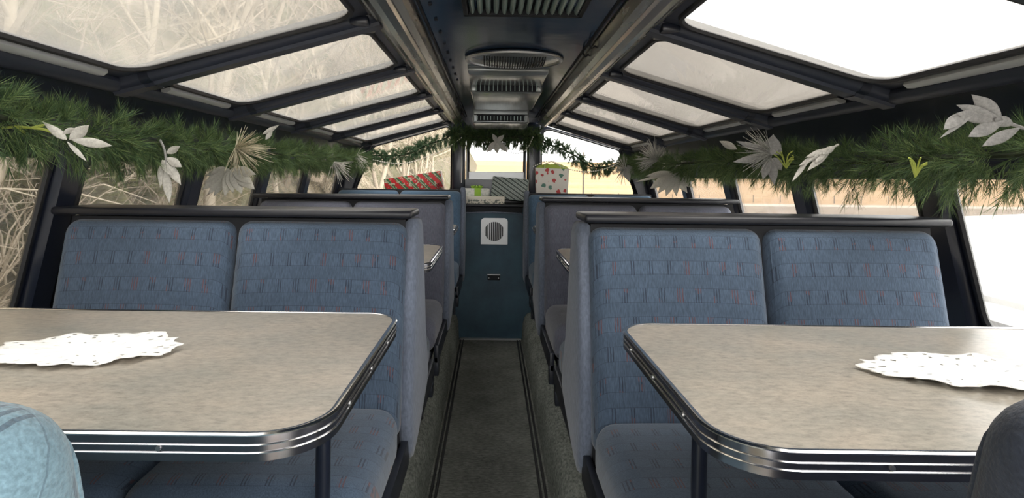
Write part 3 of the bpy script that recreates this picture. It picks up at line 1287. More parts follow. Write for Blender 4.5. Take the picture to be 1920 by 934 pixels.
M['plaid'] = paper('red_plaid_paper', plaid)
M['stripes'] = paper('striped_paper', stripes)
M['floral'] = paper('floral_paper', floral)
M['bandp'] = paper('cream_print_paper', bandprint)
M['dotted'] = paper('white_print_paper', dotted)
M['lime'] = mat('lime_ribbon', (.33, .58, .05), .5)
M['tissue'] = mat('lime_tissue', (.38, .50, .09), .8)
M['whitep'] = mat('white_paper', (.80, .78, .74), .6)


def rotbox(lo, hi, cen, rz, rx=0, bev=.004):
    b = MB()
    b.rbox(lo, hi, bev, 2)
    mt = Matrix.Translation(Vector(cen)) @ Matrix.Rotation(rz, 4, 'Z') @ Matrix.Rotation(rx, 4, 'X')
    b.v = [mt @ v for v in b.v]
    return b


# red plaid box, turned so its long side runs away to the left
g1 = empty('gift_box', (-.57, 4.91, ZSH), 'red and green plaid present at the left end window', 'present', 'wrapped presents on the end shelf')
# body turned
b = MB()
b.rbox((-.25, -.055, 0), (.25, .055, .225), .004, 2)
mt = Matrix.Translation(Vector((-.66, 4.90, ZSH + .012))) @ Matrix.Rotation(R(-4), 4, 'Z') @ Matrix.Rotation(R(-9), 4, 'Y')
b.v = [mt @ v for v in b.v]
part('wrapped_box', b, M['plaid'], g1)
b = MB()
for i in range(7):
    a = i * .9
    b.tube([(-.455, 4.815, ZSH + .145), (-.455 + .03 * math.cos(a), 4.805, ZSH + .145 + .02 * math.sin(a)), (-.455 + .012 * math.cos(a + .5), 4.80, ZSH + .145 + .03 * math.sin(a + .5))], .005, 6)
part('bow', b, mat('dark_red_bow', (.25, .01, .02), .4), g1)

g2 = empty('gift_box', (-.14, 4.92, ZSH), 'small white present topped with a lime green ribbon bow', 'present', 'wrapped presents on the end shelf')
b = rotbox((-.105, -.075, 0), (.105, .075, .125), (-.135, 4.925, ZSH), R(8))
part('wrapped_box', b, M['dotted'], g2)
b = rotbox((-.028, -.078, -.002), (.028, .078, .128), (-.135, 4.925, ZSH), R(8), bev=.001)
b2 = MB()
part('ribbon', b, M['lime'], g2)
b = MB()
for i in range(8):
    a = i * math.pi / 4
    c = Vector((-.135, 4.925, ZSH + .127))
    d = Vector((math.cos(a), math.sin(a), 0))
    b.tube([c, c + d * .025 + Vector((0, 0, .018)), c + d * .05 + Vector((0, 0, .012)), c + d * .045 + Vector((0, 0, .003)), c], [.004, .007, .008, .006, .004], 6)
part('bow', b, M['lime'], g2)

b = rotbox((-.175, -.045, 0), (.175, .045, .062), (-.07, 4.775, ZSH), R(3), bev=.003)
o = solo('gift_box', MB().add([v for v in b.v], b.f), M['bandp'], (-.07, 4.775, ZSH), 'flat cream present lying at the front edge of the shelf', 'present', 'wrapped presents on the end shelf')

g4 = empty('gift_box', (.15, 4.90, ZSH), 'grey and white diagonal striped present in the middle of the shelf', 'present', 'wrapped presents on the end shelf')
b = MB()
b.rbox((-.155, -.075, -.095), (.155, .075, .095), .006, 2)
mt = Matrix.Translation(Vector((.160, 4.905, ZSH + .119))) @ Matrix.Rotation(R(-10), 4, 'Z') @ Matrix.Rotation(R(5), 4, 'Y') @ Matrix.Rotation(R(-7), 4, 'X')
b.v = [mt @ v for v in b.v]
part('wrapped_box', b, M['stripes'], g4)
b = MB()
b.add([mt @ Vector(p) for p in ((.157, -.07, -.09), (.157, .07, -.09), (.157, 0, .06), (.163, 0, -.02))], [(0, 1, 3), (1, 2, 3), (2, 0, 3)])
part('folded_flap', b, M['whitep'], g4)

g5 = empty('gift_bag', (.52, 4.92, ZSH), 'white gift bag printed with red flowers and green tissue on top', 'gift bag')
b = MB()
zb, zt = ZSH, ZSH + .312
bx = (.375, .665)
v0 = [(bx[0] + .012, 4.86, zb), (bx[1] - .012, 4.86, zb), (bx[1] - .012, 4.97, zb), (bx[0] + .012, 4.97, zb)]
v1 = [(bx[0], 4.845, zt), (bx[1], 4.845, zt - .01), (bx[1], 4.985, zt - .01), (bx[0], 4.985, zt)]
v2 = [(bx[0] + .003, 4.848, zt), (bx[1] - .003, 4.848, zt - .01), (bx[1] - .003, 4.982, zt - .01), (bx[0] + .003, 4.982, zt)]
v3 = [(bx[0] + .015, 4.863, zb + .004), (bx[1] - .015, 4.863, zb + .004), (bx[1] - .015, 4.967, zb + .004), (bx[0] + .015, 4.967, zb + .004)]
b.add(v0 + v1 + v2 + v3, [(0, 1, 2, 3)] + [(r_ * 4 + i, r_ * 4 + (i + 1) % 4, r_ * 4 + 4 + (i + 1) % 4, r_ * 4 + 4 + i) for r_ in range(3) for i in range(4)] + [(15, 14, 13, 12)])
part('bag', b, M['floral'], g5)
rnd = random.Random(5)
b = MB()
vs, fs = [], []
NX, NY = 18, 9
for i in range(NX + 1):
    for j in range(NY + 1):
        u, v = i / NX, j / NY
        hgt = (math.sin(math.pi * u) * math.sin(math.pi * v)) ** .4
        p = Vector((bx[0] + .004 + u * (bx[1] - bx[0] - .008), 4.852 + v * .126, zt - .02))
        nz = mnoise.noise(Vector((u * 9, v * 5, 1.3))) * .5 + .5
        p.z += hgt * (.03 + .050 * nz)
        p.x += (u - .5) * .05 * hgt
        vs.append(p)
for i in range(NX):
    for j in range(NY):
        fs.append((i * (NY + 1) + j, i * (NY + 1) + j + 1, (i + 1) * (NY + 1) + j + 1, (i + 1) * (NY + 1) + j))
b.add(vs, fs, False)
part('tissue', b, M['tissue'], g5)
for dy in (4.85, 4.98):
    b = MB()
    b.tube([(.45, dy, zt - .03), (.455, dy, zt + .03), (.52, dy, zt + .06), (.585, dy, zt + .03), (.59, dy, zt - .03)], .003, 6)
    part('handle', b, M['whitep'], g5)


# ------------------------------------------------------------------ garlands
def bez(pts, n):
    """Catmull-Rom through pts"""
    out = []
    pts = [Vector(p) for p in pts]
    ext = [pts[0] * 2 - pts[1]] + pts + [pts[-1] * 2 - pts[-2]]
    for i in range(1, len(ext) - 2):
        for k_ in range(n):
            t = k_ / n
            p0, p1, p2_, p3 = ext[i - 1:i + 3]
            out.append(.5 * ((2 * p1) + (p2_ - p0) * t + (2 * p0 - 5 * p1 + 4 * p2_ - p3) * t * t + (3 * p1 - p0 - 3 * p2_ + p3) * t ** 3))
    out.append(pts[-1])
    return out


def garland(path, rad, dens, seed, label, m_='pine', tuft=.072, need=.046, nn=60, wid=.0015, inward=None, kept=(-1, 1)):
    rnd = random.Random(seed)
    pts = bez(path, 12)
    mid = pts[len(pts) // 2]
    root = empty('pine_garland', mid, label, 'garland')
    b = MB()
    b.tube(pts, .008, 6)
    part('wire_stem', b, M['bark'], root)
    L = [0]
    for i in range(1, len(pts)):
        L.append(L[-1] + (pts[i] - pts[i - 1]).length)
    total = L[-1]
    vs, fs = [], []
    nt = int(total * dens)
    for q in range(nt):
        s_ = rnd.uniform(0, total)
        i = max(j for j in range(len(L)) if L[j] <= s_)
        i = min(i, len(pts) - 2)
        t = (s_ - L[i]) / max(1e-6, L[i + 1] - L[i])
        p = pts[i].lerp(pts[i + 1], t)
        tg = (pts[i + 1] - pts[i]).normalized()
        a = rnd.uniform(0, 2 * math.pi)
        up = Vector((0, 0, 1))
        sd = tg.cross(up).normalized()
        radial = sd * math.cos(a) + up * math.sin(a)
        lump = .45 + .72 * (mnoise.noise(Vector((s_ * 5.5, seed * 7.7, a * .4))) * .5 + .5) * 1.5
        if radial.z < -.2:
            radial.z -= .15
        if inward is not None and radial.dot(inward) < -.3:
            radial -= inward * radial.dot(inward)
        d = (radial + tg * rnd.uniform(-.9, .9) + Vector((0, 0, -.12))).normalized()
        base = p + radial * rad * rnd.uniform(.05, .55)
        ln = tuft * rnd.uniform(.7, 1.15) * lump
        o1 = d.orthogonal().normalized()
        o2 = d.cross(o1)
        sag = Vector((0, 0, -1))
        for _ in range(nn):
            u = rnd.uniform(.0, 1.0)
            bp = base + d * (ln * u) + sag * (.18 * ln * u * u)
            th = rnd.uniform(0, 2 * math.pi)
            sp = rnd.uniform(.35, 1.0) * (1.15 - .6 * u)
            nd = (d + (o1 * math.cos(th) + o2 * math.sin(th)) * sp + sag * .10).normalized()
            nl = need * rnd.uniform(.65, 1.15)
            sdv = nd.cross(Vector((rnd.uniform(-1, 1), rnd.uniform(-1, 1), rnd.uniform(-1, 1)))).normalized() * wid * .5
            k_ = len(vs)
            vs += [bp - sdv, bp + sdv, bp + nd * nl]
            fs.append((k_, k_ + 1, k_ + 2))
    b = MB()
    b.v, b.f, b.s = vs, fs, [False] * len(fs)
    me = bpy.data.meshes.new('needles')
    me.from_pydata([v - ROOT[root.name] for v in vs], [], fs)
    me.materials.append(M[m_])
    o = bpy.data.objects.new('needles', me)
    COL.objects.link(o)
    o.parent = root
    o['kind'] = 'stuff'
    return root


garland([(-1.13, .85, .135), (-1.13, 1.3, .125), (-1.13, 1.62, .10), (-1.13, 1.95, .105), (-1.13, 2.3, .10), (-1.12, 2.8, .11), (-1.12, 3.3, .11), (-1.11, 3.8, .12), (-1.11, 4.4, .12), (-1.10, 4.85, .13)],
        .055, 250, 11, 'thick green pine garland strung along the left windows', inward=Vector((1, 0, 0)))
garland([(1.17, .85, .075), (1.17, 1.3, .065), (1.18, 1.7, .065), (1.18, 2.1, .065), (1.18, 2.6, .09), (1.18, 3.2, .10), (1.17, 3.8, .10), (1.16, 4.4, .11), (1.15, 4.85, .13)],
        .055, 250, 23, 'thick green pine garland strung along the right windows', inward=Vector((-1, 0, 0)))
YG = 4.93
garland([P(672, 296, YG), P(700, 292, YG), P(740, 292, YG), P(770, 287, YG), P(800, 272, YG), P(830, 262, YG), P(856, 248, YG)],
        .040, 420, 5, 'thin green garland swagged across the left end window', 'pine_blue', .060, .034, 46, .0030)
garland([P(1002, 256, YG), P(1022, 268, YG), P(1050, 278, YG), P(1078, 292, YG), P(1108, 312, YG), P(1140, 312, YG), P(1172, 300, YG)],
        .040, 420, 6, 'thin green garland swagged across the right end window', 'pine_blue', .060, .034, 46, .0030)
garland([P(850, 250, 4.88), P(885, 256, 4.88), P(930, 258, 4.88), P(975, 256, 4.88), P(1012, 252, 4.88)],
        .060, 480, 7, 'short dark garland above the upright centre end window', 'pine', .085, .045, 50, .0030)


# ------------------------------------------------------------------ frosted leaves and sprays
def leaf(b0, tip, width, curl=.15, side=None, n=9, m2=4):
    b0, tip = Vector(b0), Vector(tip)
    ax = tip - b0
    ln = ax.length
    ax.normalize()
    view = (b0 + tip) / 2
    view.normalize()
    sdv = ax.cross(view).normalized()
    nrm = sdv.cross(ax).normalized()
    if side:
        rot = Matrix.Rotation(side, 3, ax)
        sdv, nrm = rot @ sdv, rot @ nrm
    vs, fs = [], []
    for i in range(n + 1):
        t = i / n
        wv = width / 2 * (math.sin(math.pi * min(1, t ** .82)) ** 1.15 + .05 * (1 - t))
        for j in range(-m2, m2 + 1):
            u = j / m2
            p = b0 + ax * (ln * t) + sdv * (wv * u) + nrm * (ln * curl * (math.sin(math.pi * t) * .5 - t * t * .3) + abs(u) * wv * .25)
            vs.append(p)
    w2 = 2 * m2 + 1
    for i in range(n):
        for j in range(w2 - 1):
            fs.append((i * w2 + j, i * w2 + j + 1, (i + 1) * w2 + j + 1, (i + 1) * w2 + j))
    b = MB()
    b.add(vs, fs, True)
    return b


def addleaf(root, b0, tip, width, m_, name='leaf', curl=.15, side=None):
    o = part(name, leaf(b0, tip, width, curl, side), m_, root)
    md = o.modifiers.new('thick', 'SOLIDIFY')
    md.thickness = .0012
    return o


def ydepth(px, X):
    return abs(X) * F / abs(px - VX)


def leafspray(label, px, X, leaves, m_='wleaf', stem=None, stem_m='twig', name='leaf_spray', cat='decoration', petal='leaf', yy=None):
    Y = yy or ydepth(px[0], X)
    root = empty(name, P(px[0], px[1], Y), label, cat, 'frosted sprays tucked into the garlands')
    for L_ in leaves:
        bx_, by_, tx_, ty_, wpx = L_[:5]
        dy = L_[5] if len(L_) > 5 else 0
        sd = L_[6] if len(L_) > 6 else None
        if petal == 'petal':
            tx_, ty_, wpx = bx_ + (tx_ - bx_) * 1.12, by_ + (ty_ - by_) * 1.12, wpx * .62
        addleaf(root, P(bx_, by_, Y), P(tx_, ty_, Y + dy), wpx * Y / F, M[m_], petal, side=sd)
    if stem:
        b = MB()
        for st in stem:
            pts = [P(x, y, Y + .006) for x, y in st]
            b.tube(bez(pts, 5), [.0035] * (5 * (len(pts) - 1)) + [.0015], 6)
        part('stem', b, M[stem_m], root)
    return root


def needlespray(label, px, X, ends, count, seed, m_='gneedle', wid=.0026, petals=None, name='needle_spray', pm='sheer', yy=None):
    """ends: list of (angle deg from right clockwise, spread deg, length px)"""
    rnd = random.Random(seed)
    Y = yy or ydepth(px[0], X)
    root = empty(name, P(px[0], px[1], Y), label, 'decoration', 'frosted sprays tucked into the garlands')
    c = P(px[0], px[1], Y)
    b = MB()
    for ang, spr, ln in ends:
        for _ in range(count):
            a = R(ang + rnd.gauss(0, spr / 2))
            l_ = ln * rnd.uniform(.55, 1.08)
            j = rnd.uniform(0, .22)
            st = P(px[0] + math.cos(a) * l_ * j + rnd.uniform(-2, 2), px[1] + math.sin(a) * l_ * j + rnd.uniform(-2, 2), Y)
            e = P(px[0] + math.cos(a) * l_, px[1] + math.sin(a) * l_, Y + rnd.uniform(-.10, .06))
            mid_ = (st + e) / 2 + Vector((rnd.uniform(-1, 1), 0, rnd.uniform(-1, 1))) * .004
            b.tube([st, mid_, e], [wid / 2, wid / 2, wid / 5], 3, caps=False)
    me = b.mesh('needles', ROOT[root.name])
    me.materials.append(M[m_])
    o = bpy.data.objects.new('needles', me)
    COL.objects.link(o)
    o.parent = root
    o['kind'] = 'stuff'
    for L_ in (petals or []):
        bx_, by_, tx_, ty_, wpx = L_[:5]
        addleaf(root, P(bx_, by_, Y - .01), P(tx_, ty_, Y - .02 + (L_[5] if len(L_) > 5 else 0)), wpx * Y / F, M[pm], 'petal')
    return root


# left side
leafspray('white frosted leaf sprig with a lime green twig at far left of the left garland', (120, 256), -1.0,
          [(125, 262, 80, 228, 15), (130, 262, 168, 234, 20), (134, 262, 214, 274, 17), (126, 266, 164, 304, 8), (118, 250, 142, 240, 10)],
          stem=[[(0, 240), (30, 238), (60, 240), (90, 245), (124, 262)], [(30, 238), (48, 250)], [(60, 240), (84, 234)]])
leafspray('drooping white glitter leaves below the left garland, over the first small window', (318, 290), -1.03,
          [(312, 288, 338, 274, 13), (312, 296, 342, 314, 16), (308, 300, 300, 352, 15), (312, 304, 340, 348, 16), (310, 318, 318, 382, 15), (304, 300, 322, 330, 16)],
          stem=[[(300, 262), (308, 280), (311, 300), (312, 330)]], stem_m='sleaf')
needlespray('cream pine needle spray bursting from the left garland', (442, 278), -1.02, [(0, 50, 72), (50, 45, 62), (95, 34, 50), (-45, 40, 48)], 26, 4, 'cream', .0030)
leafspray('large sheer poinsettia hanging under the left garland below the cream needle spray', (430, 322), -1.05,
          [(430, 318, 384, 352, 40), (430, 318, 394, 360, 34, .01), (432, 318, 422, 364, 32), (433, 318, 452, 360, 34), (434, 317, 468, 342, 32), (430, 317, 388, 340, 30), (430, 318, 404, 362, 34, .02), (432, 318, 436, 358, 34), (432, 318, 474, 352, 40), (434, 316, 476, 326, 30), (428, 316, 390, 328, 26)],
          'sheer', petal='petal', name='poinsettia')
leafspray('small curled white leaf sticking up from the left garland', (495, 250), -1.02,
          [(492, 252, 524, 234, 8), (498, 262, 512, 244, 8)], 'wleaf')
needlespray('white needle spray near the far end of the left garland', (625, 305), -1.02, [(60, 55, 46), (20, 35, 36)], 24, 9, 'wleaf', .0048)
needlespray('small white needle spray at the far left corner of the left garland', (668, 292), -1.04, [(20, 60, 28), (80, 40, 30)], 14, 12, 'wleaf', .0045)
# right side
leafspray('large silver leaf spray on the right garland nearest the camera', (1918, 240), 1.05,
          [(1878, 222, 1820, 176, 26), (1868, 220, 1790, 196, 18), (1880, 224, 1788, 212, 26), (1830, 212, 1758, 262, 8), (1812, 210, 1768, 244, 22, 0), (1882, 226, 1812, 258, 24), (1912, 240, 1838, 276, 20), (1900, 234, 1862, 222, 20)],
          'sleaf', stem=[[(1920, 241), (1895, 232), (1870, 221), (1830, 210)]], stem_m='sleaf')
leafspray('slender white leaf sprig midway along the right garland', (1570, 272), 1.08,
          [(1566, 274, 1540, 290, 12), (1556, 278, 1508, 296, 10), (1560, 276, 1512, 322, 14), (1540, 286, 1496, 312, 9), (1515, 300, 1484, 342, 8), (1548, 282, 1528, 306, 12)],
          'wleaf', stem=[[(1572, 271), (1548, 284), (1520, 300), (1502, 318)]], stem_m='wleaf')
needlespray('silver poinsettia with a fan of needles on the right garland', (1448, 288), 1.06, [(182, 50, 62), (215, 40, 66), (150, 40, 50)], 24, 17, 'gneedle', .0026,
            petals=[(1446, 292, 1450, 252, 30), (1448, 290, 1462, 268, 24), (1446, 296, 1452, 348, 18), (1442, 298, 1430, 338, 16), (1440, 294, 1372, 304, 14), (1444, 286, 1378, 264, 12), (1450, 296, 1466, 320, 18)], pm='sleaf', name='poinsettia')
leafspray('single white leaf above the silver poinsettia on the right garland', (1385, 278), 1.06, [(1382, 280, 1348, 264, 13)], 'wleaf')
needlespray('grey needle spray toward the far end of the right garland', (1232, 300), 1.10, [(190, 60, 38), (235, 50, 42), (160, 30, 40), (285, 30, 30)], 26, 21, 'gneedle', .0042)
leafspray('large sheer poinsettia hanging under the far right garland', (1262, 330), 1.12,
          [(1262, 326, 1222, 352, 28), (1262, 326, 1236, 360, 24), (1264, 326, 1268, 364, 26), (1264, 326, 1296, 350, 26), (1262, 326, 1250, 364, 28), (1264, 326, 1286, 358, 30), (1264, 326, 1302, 338, 26), (1258, 322, 1214, 330, 16), (1262, 324, 1196, 340, 9)],
          'sheer', petal='petal', name='poinsettia')
needlespray('small grey needle spray at the far right corner of the garland', (1172, 316), 1.08, [(230, 60, 30), (110, 50, 30), (170, 40, 26)], 16, 25, 'gneedle', .0045,
            petals=[(1172, 312, 1180, 342, 14), (1176, 310, 1190, 328, 12)], pm='sleaf')
leafspray('white star shaped flower in the centre end garland', (932, 268), 0, [(932, 264, 914, 284, 18), (932, 264, 950, 284, 18), (932, 266, 932, 286, 16), (932, 266, 924, 252, 14), (932, 266, 944, 254, 14)], 'wleaf', petal='petal', name='poinsettia', yy=4.72)
for i, (x, y, t_) in enumerate(((1716, 322, 'lime green curly twig on the near part of the right garland'), (1474, 306, 'lime green curly twig beside the silver poinsettia'))):
    Y = ydepth(x, 1.06)
    b = MB()
    rnd = random.Random(i)
    for q in range(7):
        a = rnd.uniform(-2.6, -.2)
        l_ = rnd.uniform(16, 30)
        p0 = P(x, y + 10, Y)
        p1 = P(x + math.cos(a) * l_ * .6 + rnd.uniform(-6, 6), y + math.sin(a) * l_ * .6, Y - .01)
        p2 = P(x + math.cos(a) * l_, y + math.sin(a) * l_, Y - .02)
        b.tube(bez([p0, p1, p2], 5), .0022, 5)
    solo('curly_twig', b, M['twig'], P(x, y, Y), t_, 'decoration')


# ------------------------------------------------------------------ bead strings
def beads(path, label, r=.0062, step=.020):
    pts = bez(path, 14)
    root = empty('bead_string', pts[len(pts) // 2], label, 'beads')
    b = MB()
    b.tube(pts, .0012, 4)
    part('thread', b, M['pearl'], root)
    b = MB()
    acc, n_ = 0, 0
    bmp = bmesh.new()
    bmesh.ops.create_icosphere(bmp, subdivisions=1, radius=r)
    bv = [v.co.copy() for v in bmp.verts]
    bf = [tuple(v.index for v in f.verts) for f in bmp.faces]
    bmp.free()
    for i in range(1, len(pts)):
        d = (pts[i] - pts[i - 1]).length
        while acc <= d:
            p = pts[i - 1].lerp(pts[i], acc / d)
            b.add([v + p for v in bv], bf, True)
            acc += step
        acc -= d
    part('pearl_beads', b, M['pearl'], root, kind='stuff')
    return root


beads([P(700, 300, 4.86), P(735, 306, 4.86), P(765, 305, 4.86), P(800, 294, 4.86), P(840, 276, 4.86), P(866, 258, 4.86)], 'string of pearl beads hanging across the left end window')
beads([P(948, 278, 4.82), P(962, 287, 4.82), P(978, 286, 4.82), P(990, 276, 4.82), P(1000, 256, 4.82)], 'short loop of pearl beads at the right of the centre garland')
beads([P(1000, 312, 4.80), P(1030, 302, 4.80), P(1060, 315, 4.80), P(1095, 322, 4.80), P(1130, 318, 4.80), P(1160, 306, 4.80)], 'string of pearl beads hanging across the right end window')

# ------------------------------------------------------------------ outside
ZG = -4.2
b = MB()
b.box((-5.5, -30, ZG - .2), (5, 300, ZG))
gnd = part('trackside_ballast', b, M['ballast'], None, 'structure')
tag(gnd, 'grey ballast along the track below the car', 'ground')
b = MB()
b.box((5, -60, ZG - .2), (400, 92, ZG + .02))
tag(part('gravel_lot', b, M['lot'], None, 'structure'), 'dull tan open ground to the right of the car', 'ground')
b = MB()
b.box((3, 92, ZG - .2), (500, 101, ZG + .05))
tag(part('farm_road', b, M['road'], None, 'structure'), 'pale road crossing beyond the open ground', 'road')
b = MB()
vs, fs = [], []
ys_ = [101, 115, 140, 180, 240, 320, 420, 560]
xs_ = [-22 + i * 18 for i in range(50)]
for y in ys_:
    for x in xs_:
        t = max(0, (y - 120) / 440)
        vs.append((x * (1 + (y - 101) / 180), y, ZG + t ** 1.1 * 19 + mnoise.noise(Vector((x * .012, y * .01, 0))) * 4 * t))
nx = len(xs_)
for i in range(len(ys_) - 1):
    for j in range(nx - 1):
        fs.append((i * nx + j, i * nx + j + 1, (i + 1) * nx + j + 1, (i + 1) * nx + j))
b.add(vs, fs, True)
tag(part('dry_field', b, M['field'], None, 'structure'), 'dry orange field rising gently to the horizon at right', 'field')

fn = empty('wire_fence', (50, 108, ZG), 'low wire fence with dark posts at the edge of the orange field', 'fence')
for i in range(22):
    x = 14 + i * 5.2
    b = MB()
    b.tube([(x, 108, ZG - .1), (x, 108, ZG + 1.45)], [.11, .09], 5)
    part('fence_post', b, M['post_wood'], fn)
b = MB()
for zz in (.6, 1.2):
    b.tube([(14, 108, ZG + zz), (14 + 21 * 5.2, 108, ZG + zz)], .012, 3)
part('wire', b, M['post_wood'], fn)
b = MB()
b.tube([P(1094, 346, 85) + Vector((0, 0, -3.2)), P(1094, 285, 85)], [.16, .10], 6)
base = P(1094, 346, 85)
solo('utility_pole', b, M['post_wood'], (base.x, 85, ZG), 'thin pole standing in the field behind the right end window', 'pole')

# white roofed shed close beside the car at right
sh = empty('white_shed', (5, 2, ZG), 'bright white roofed shed just outside the nearest right window', 'building')
b = MB()
b.prism([(2.05, -.62), (2.05, -.56), (6.2, -.36), (9.0, -.02), (12, -.40), (12, -.50), (9.0, -.10), (6.2, -.46)], -4, 6.6)
part('roof', b, M['white_roof'], sh)
for x0, x1, ss in ((2.3, 2.36, 0), (11.6, 11.7, 0)):
    b = MB()
    b.box((x0, -3.8, ZG), (x1, 6.3, -.52))
    part('side_wall', b, M['white_roof'], sh)
b = MB()
b.prism([(2.3, ZG), (2.3, -.58), (6.2, -.44), (9, -.1), (11.7, -.46), (11.7, ZG)], 6.24, 6.3)
part('gable_wall', b, M['white_roof'], sh)

# wooded hillside at left
b = MB()
vs, fs = [], []
HX = [-4.6, -5.3, -6, -7, -8.5, -10, -13, -17, -22, -28, -36, -46, -60]
HYn = 90
for i, x in enumerate(HX):
    for j in range(HYn + 1):
        y = -16 + j * 2.0 + max(0, j - 40) ** 2 * .12
        d = -x - 5
        z = ZG + d * 1.75 + mnoise.noise(Vector((x * .25, y * .16, 0))) * min(d, 6) * .22 + mnoise.noise(Vector((x * .06, y * .04, 4))) * min(d, 12) * .3
        vs.append((x, y, z))
for i in range(len(HX) - 1):
    for j in range(HYn):
        fs.append((i * (HYn + 1) + j, i * (HYn + 1) + j + 1, (i + 1) * (HYn + 1) + j + 1, (i + 1) * (HYn + 1) + j))
b.add(vs, fs, True)
tag(part('hillside', b, M['hill'], None, 'structure'), 'steep tan hillside covered in leaf litter outside the left windows', 'hill')


def hill_z(x, y):
    d = -x - 5
    return ZG + d * 1.75 + mnoise.noise(Vector((x * .25, y * .16, 0))) * min(d, 6) * .22 + mnoise.noise(Vector((x * .06, y * .04, 4))) * min(d, 12) * .3


def tree_mesh(seed, height, depth=4):
    rnd = random.Random(seed)
    trunk, twigs = MB(), MB()

    def grow(p, d, ln, r, lv):
        n_ = 4
        pts, rs = [p], [r]
        q, dd = p.copy(), d.copy()
        for i in range(n_):
            dd = (dd + Vector((rnd.gauss(0, .13), rnd.gauss(0, .13), rnd.gauss(.05, .08)))).normalized()
            q = q + dd * ln / n_
            pts.append(q.copy())
            rs.append(r * (1 - .6 * (i + 1) / n_))
        (trunk if lv == 0 else twigs).tube(pts, rs, 5 if lv < 2 else 3, caps=False)
        if lv >= depth:
            return
        for _ in range((7, 4, 3, 2)[lv]):
            t = rnd.uniform(.30, 1.0)
            i = min(int(t * n_), n_ - 1)
            bp = pts[i].lerp(pts[i + 1], t * n_ - i)
            a = rnd.uniform(0, 6.283)
            side = dd.orthogonal().normalized()
            side = Matrix.Rotation(a, 3, dd) @ side
            nd = (dd * rnd.uniform(.35, .9) + side * rnd.uniform(.5, 1.0)).normalized()
            grow(bp, nd, ln * rnd.uniform(.40, .62), rs[i] * .55, lv + 1)
    grow(Vector((0, 0, -.3)), Vector((0, 0, 1)), height * .8, height * .014, 0)
    return trunk.mesh('trunk'), twigs.mesh('branches')


TM = [tree_mesh(100 + i, 7 + i * .8, 3) for i in range(6)]
rnd = random.Random(77)
spots = []
for i in range(100):
    y = rnd.uniform(2, 62) if i % 3 else rnd.uniform(1, 22)
    x = -rnd.uniform(6.0, 15)
    spots.append((x, y))
def seen_through(x, y, z):
    """which left window the straight view from the aisle passes through"""
    if y <= 0.3:
        return 'beside the nearest left windows'
    S_ = SIDE[-1]
    tx_, tz_ = S_['t']; ex_, ez_ = S_['e']
    # roof plane through (-ex, ez) and (-tx, tz)
    k_ = (tz_ - ez_) / (ex_ - tx_)
    den = z / y - k_ * x / y
    t = (ez_ + k_ * ex_) / den if den > 1e-6 else 1e9
    zz, kind_ = t * z / y, 'roof'
    if zz < ez_:
        t, kind_ = -1.37 / (x / y), 'side'
    names = ['nearest', 'nearest', 'second', 'third', 'fourth', 'fifth']
    for q_ in range(1, len(YS) - 1):
        if t < YS[q_ + 1]:
            return 'outside the %s left %s window' % (names[q_ - 1] if q_ > 1 else 'nearest', kind_)
    return 'outside the slanted left end window'


def by_view(look, x, y, z):
    return look + ' ' + seen_through(x, y, z)


for i, (x, y) in enumerate(spots):
    t_, br = TM[i % 6]
    m_ = M['bark_pale'] if i % 5 else M['bark_mid']
    z = hill_z(x, y)
    sc = rnd.uniform(.7, 1.25)
    lb = by_view(('tall ' if sc > .98 else 'short ') + ('leafless pale tree' if i % 5 else 'leafless brown tree'), x, y, z + 3.5)
    r_ = empty('bare_tree', (x, y, z), lb, 'tree', lb.replace(' tree ', ' trees '))
    r_.scale = (sc, sc, sc)
    r_.rotation_euler = (rnd.uniform(-.12, .12), rnd.uniform(-.12, .16), rnd.uniform(0, 6.28))
    for nm, me in (('trunk', t_), ('branches', br)):
        o = bpy.data.objects.new(nm, me)
        if not me.materials:
            me.materials.append(m_)
        COL.objects.link(o)
        o.material_slots[0].link = 'OBJECT'
        o.material_slots[0].material = m_
        o.parent = r_


def brush_mesh(seed):
    rnd = random.Random(seed)
    b = MB()
    for q in range(16):
        a = rnd.uniform(0, 6.28)
        p = Vector((rnd.uniform(-.3, .3), rnd.uniform(-.3, .3), -.1))
        d = Vector((math.cos(a) * .6, math.sin(a) * .6, 1)).normalized()
        pts = [p.copy()]
        for i in range(7):
            d = (d + Vector((rnd.gauss(0, .22), rnd.gauss(0, .22), rnd.gauss(-.08, .12)))).normalized()
            p = p + d * .42
            pts.append(p.copy())
            if i > 1:
                e = (d + Vector((rnd.gauss(0, .7), rnd.gauss(0, .7), rnd.gauss(0, .5)))).normalized()
                f = (e + Vector((rnd.gauss(0, .5), rnd.gauss(0, .5), rnd.gauss(0, .4)))).normalized()
                b.tube([p, p + e * .4, p + e * .4 + f * .4], [.008, .006, .003], 3, caps=False)
        b.tube(pts, [.018 - .0018 * i for i in range(8)], 4, caps=False)
    return b.mesh('branches')


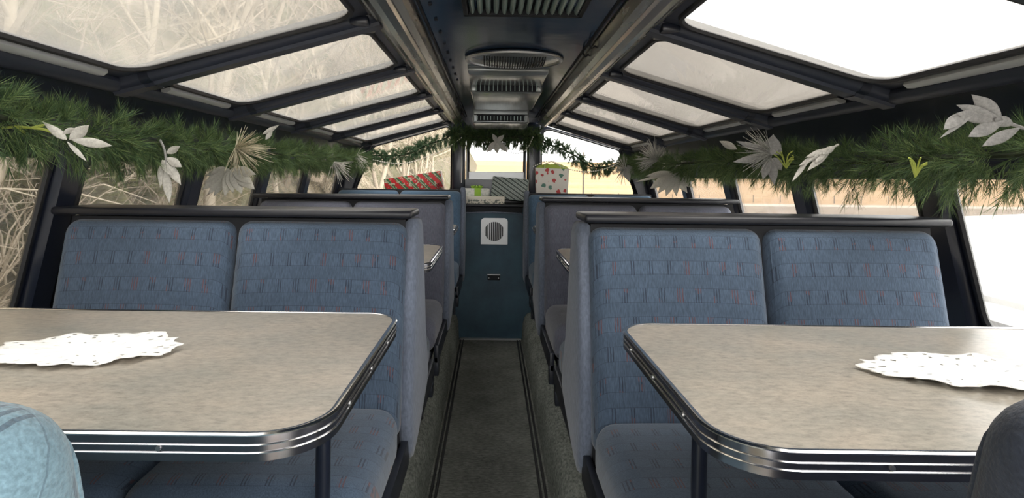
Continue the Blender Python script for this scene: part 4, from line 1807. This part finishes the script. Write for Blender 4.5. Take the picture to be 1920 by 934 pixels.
BM = [brush_mesh(i) for i in range(4)]
for i in range(46):
    x, y = (-rnd.uniform(5.8, 8.6), rnd.uniform(3.5, 13)) if i < 30 else (-rnd.uniform(5.6, 9.5), rnd.uniform(10, 34))
    o = bpy.data.objects.new('bare_bush', BM[i % 4])
    if not BM[i % 4].materials:
        BM[i % 4].materials.append(M['bark_pale'])
    COL.objects.link(o)
    o.material_slots[0].link = 'OBJECT'
    o.material_slots[0].material = M['bark_mid'] if i % 3 else M['bark_pale']
    o.location = (x, y, hill_z(x, y) + CZ)
    sc = rnd.uniform(.7, 1.3)
    o.scale = (sc, sc, sc)
    o.rotation_euler = (0, 0, rnd.uniform(0, 6.28))
    lb = by_view(('wide ' if sc > 1 else 'small ') + 'tangled leafless bush', x, y, hill_z(x, y) + 1)
    tag(o, lb, 'bush', lb.replace(' bush ', ' bushes '))


def shrub_mesh(seed):
    rnd = random.Random(seed)
    vs, fs = [], []
    for q in range(5200):
        a, u = rnd.uniform(0, 6.28), rnd.uniform(0, 1)
        rr = (1 - u) ** .7 * .9 * rnd.uniform(.5, 1)
        p = Vector((rr * math.cos(a), rr * math.sin(a), u * 2.2))
        d = Vector((math.cos(a), math.sin(a), rnd.uniform(-.3, .6))).normalized()
        s_ = d.orthogonal().normalized() * .03
        s_ = Matrix.Rotation(rnd.uniform(0, 3.1), 3, d) @ s_
        k_ = len(vs)
        vs += [p - s_, p + s_, p + d * .22]
        fs.append((k_, k_ + 1, k_ + 2))
    me = bpy.data.meshes.new('evergreen_shrub')
    me.from_pydata(vs, [], fs)
    me.materials.append(M['evergreen'])
    return me


SH = shrub_mesh(3)
for i in range(9):
    x, y = (-rnd.uniform(6.3, 7.8), rnd.uniform(6, 10.5)) if i < 5 else (-rnd.uniform(7, 16), rnd.uniform(8, 24))
    o = bpy.data.objects.new('evergreen_shrub', SH)
    COL.objects.link(o)
    o.location = (x, y, hill_z(x, y) + CZ)
    sc = rnd.uniform(.6, 1.2)
    o.scale = (sc, sc, sc)
    lb = by_view(('wide ' if sc > .9 else 'small ') + 'olive green evergreen shrub', x, y, hill_z(x, y) + 1)
    tag(o, lb, 'shrub', lb.replace(' shrub ', ' shrubs '))
